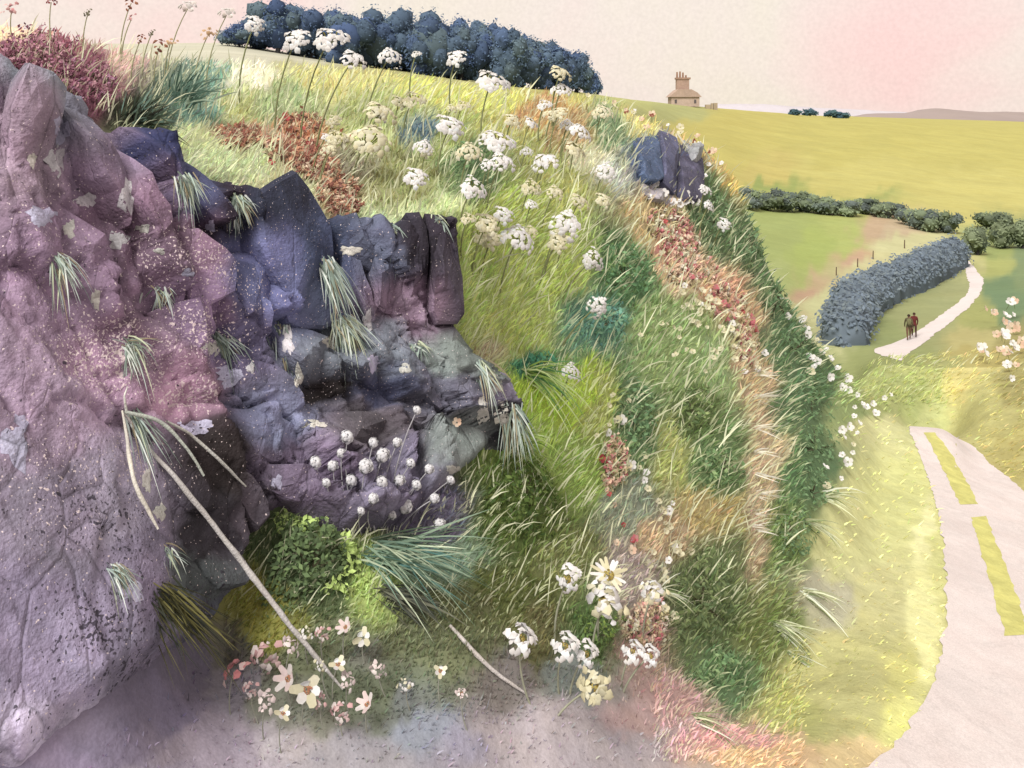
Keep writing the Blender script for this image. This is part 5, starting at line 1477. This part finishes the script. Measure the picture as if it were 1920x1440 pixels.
# ------------------------------------------------------------------ two walkers
def person(px, py, hpx, jacket, legs, hair, label, step, pack=None, rot=0.0):
    g = at(px, py, 7.2, 9)
    H = hpx * g[1] / F
    g[2] += .05
    root = empty('person', g, label, 'person', 'couple walking on the footpath')
    s = H / 1.75
    J = {'pel': (0, 0, .95, .135), 'wai': (0, 0, 1.12, .125), 'che': (0, .02, 1.33, .16), 'nec': (0, .02, 1.50, .06), 'jaw': (0, .03, 1.58, .075), 'hea': (0, .02, 1.67, .095), 'top': (0, .01, 1.745, .06)}
    Ed = [('pel', 'wai'), ('wai', 'che'), ('che', 'nec'), ('nec', 'jaw'), ('jaw', 'hea'), ('hea', 'top')]
    for sd_, q in ((-1, 'l'), (1, 'r')):
        st = step * sd_
        J['hip' + q] = (.1 * sd_, 0, .88, .105); J['kne' + q] = (.105 * sd_, .16 * st + .03, .48, .07); J['ank' + q] = (.1 * sd_, .28 * st - .03, .09, .045); J['toe' + q] = (.11 * sd_, .28 * st + .13, .035, .04)
        J['sho' + q] = (.19 * sd_, .01, 1.43, .075); J['elb' + q] = (.25 * sd_, -.10 * st, 1.14, .05); J['wri' + q] = (.24 * sd_, -.16 * st + .08, .90, .035); J['han' + q] = (.23 * sd_, -.17 * st + .11, .80, .032)
        Ed += [('pel', 'hip' + q), ('hip' + q, 'kne' + q), ('kne' + q, 'ank' + q), ('ank' + q, 'toe' + q), ('che', 'sho' + q), ('sho' + q, 'elb' + q), ('elb' + q, 'wri' + q), ('wri' + q, 'han' + q)]
    ks = list(J)
    me = bpy.data.meshes.new('body')
    me.from_pydata([(J[q][0] * s, J[q][1] * s, J[q][2] * s) for q in ks], [(ks.index(a), ks.index(b)) for a, b in Ed], [])
    o = bpy.data.objects.new('body', me); COL.objects.link(o)
    md = o.modifiers.new('skin', 'SKIN'); o.modifiers.new('sub', 'SUBSURF').levels = 2
    for i, q in enumerate(ks):
        me.skin_vertices[0].data[i].radius = (J[q][3] * s, J[q][3] * s)
        me.skin_vertices[0].data[i].use_root = q == 'pel'
    bpy.context.view_layer.update()
    ev = o.evaluated_get(bpy.context.evaluated_depsgraph_get())
    m2 = bpy.data.meshes.new_from_object(ev)
    V = np.array([v.co[:] for v in m2.vertices]); Fc = [tuple(p.vertices) for p in m2.polygons]
    bpy.data.objects.remove(o)
    z = V[:, 2] / s
    C = np.tile(alb(legs), (len(V), 1))
    C[z > .86] = alb(jacket)
    C[(np.abs(V[:, 0]) > .2 * s) & (z < .87) & (z > .7)] = alb((190, 140, 116))
    C[z < .1] = alb((52, 42, 38))
    C[z > 1.52] = alb((186, 136, 112))
    bd = mesh_obj('body', V, Fc, M_CLOTH, root, C, True)
    bd.location = (0, 0, 0); bd.rotation_euler = (0, 0, rot)
    # hair cap
    th = np.linspace(0, 2 * np.pi, 12, endpoint=False); ph = np.linspace(.05, 1.75, 6)
    T, Ph = np.meshgrid(th, ph, indexing='ij')
    hv = np.stack([np.cos(T) * np.sin(Ph) * .104, np.sin(T) * np.sin(Ph) * .112 - .005, 1.67 + np.cos(Ph) * .112], -1).reshape(-1, 3) * s
    I = np.arange(72).reshape(12, 6)
    Q = np.stack([I[:, :-1], I[:, 1:], np.roll(I, -1, 0)[:, 1:], np.roll(I, -1, 0)[:, :-1]], -1).reshape(-1, 4)
    hr = mesh_obj('hair', hv, Q, M_CLOTH, root, alb(hair)); hr.location = (0, 0, 0); hr.rotation_euler = (0, 0, rot)
    if pack:
        hv = np.stack([np.cos(T) * np.sin(np.clip(Ph * 1.7, 0, 3.1)) * .17, np.sin(T) * np.sin(np.clip(Ph * 1.7, 0, 3.1)) * .11 - .2, 1.27 + np.cos(np.clip(Ph * 1.7, 0, 3.1)) * .27], -1).reshape(-1, 3) * s
        pk = mesh_obj('backpack', hv, Q, M_CLOTH, root, alb(pack)); pk.location = (0, 0, 0); pk.rotation_euler = (0, 0, rot)
    return root


person(1704, 641, 47, (96, 84, 56), (120, 84, 62), (60, 44, 36), 'walker in an olive jacket with a khaki backpack, seen from behind', .8, (118, 112, 72), R(-18))
person(1714, 636, 45, (112, 44, 40), (84, 52, 44), (70, 46, 36), 'walker in a dark red jacket beside the one with the backpack', -.7, None, R(-18))
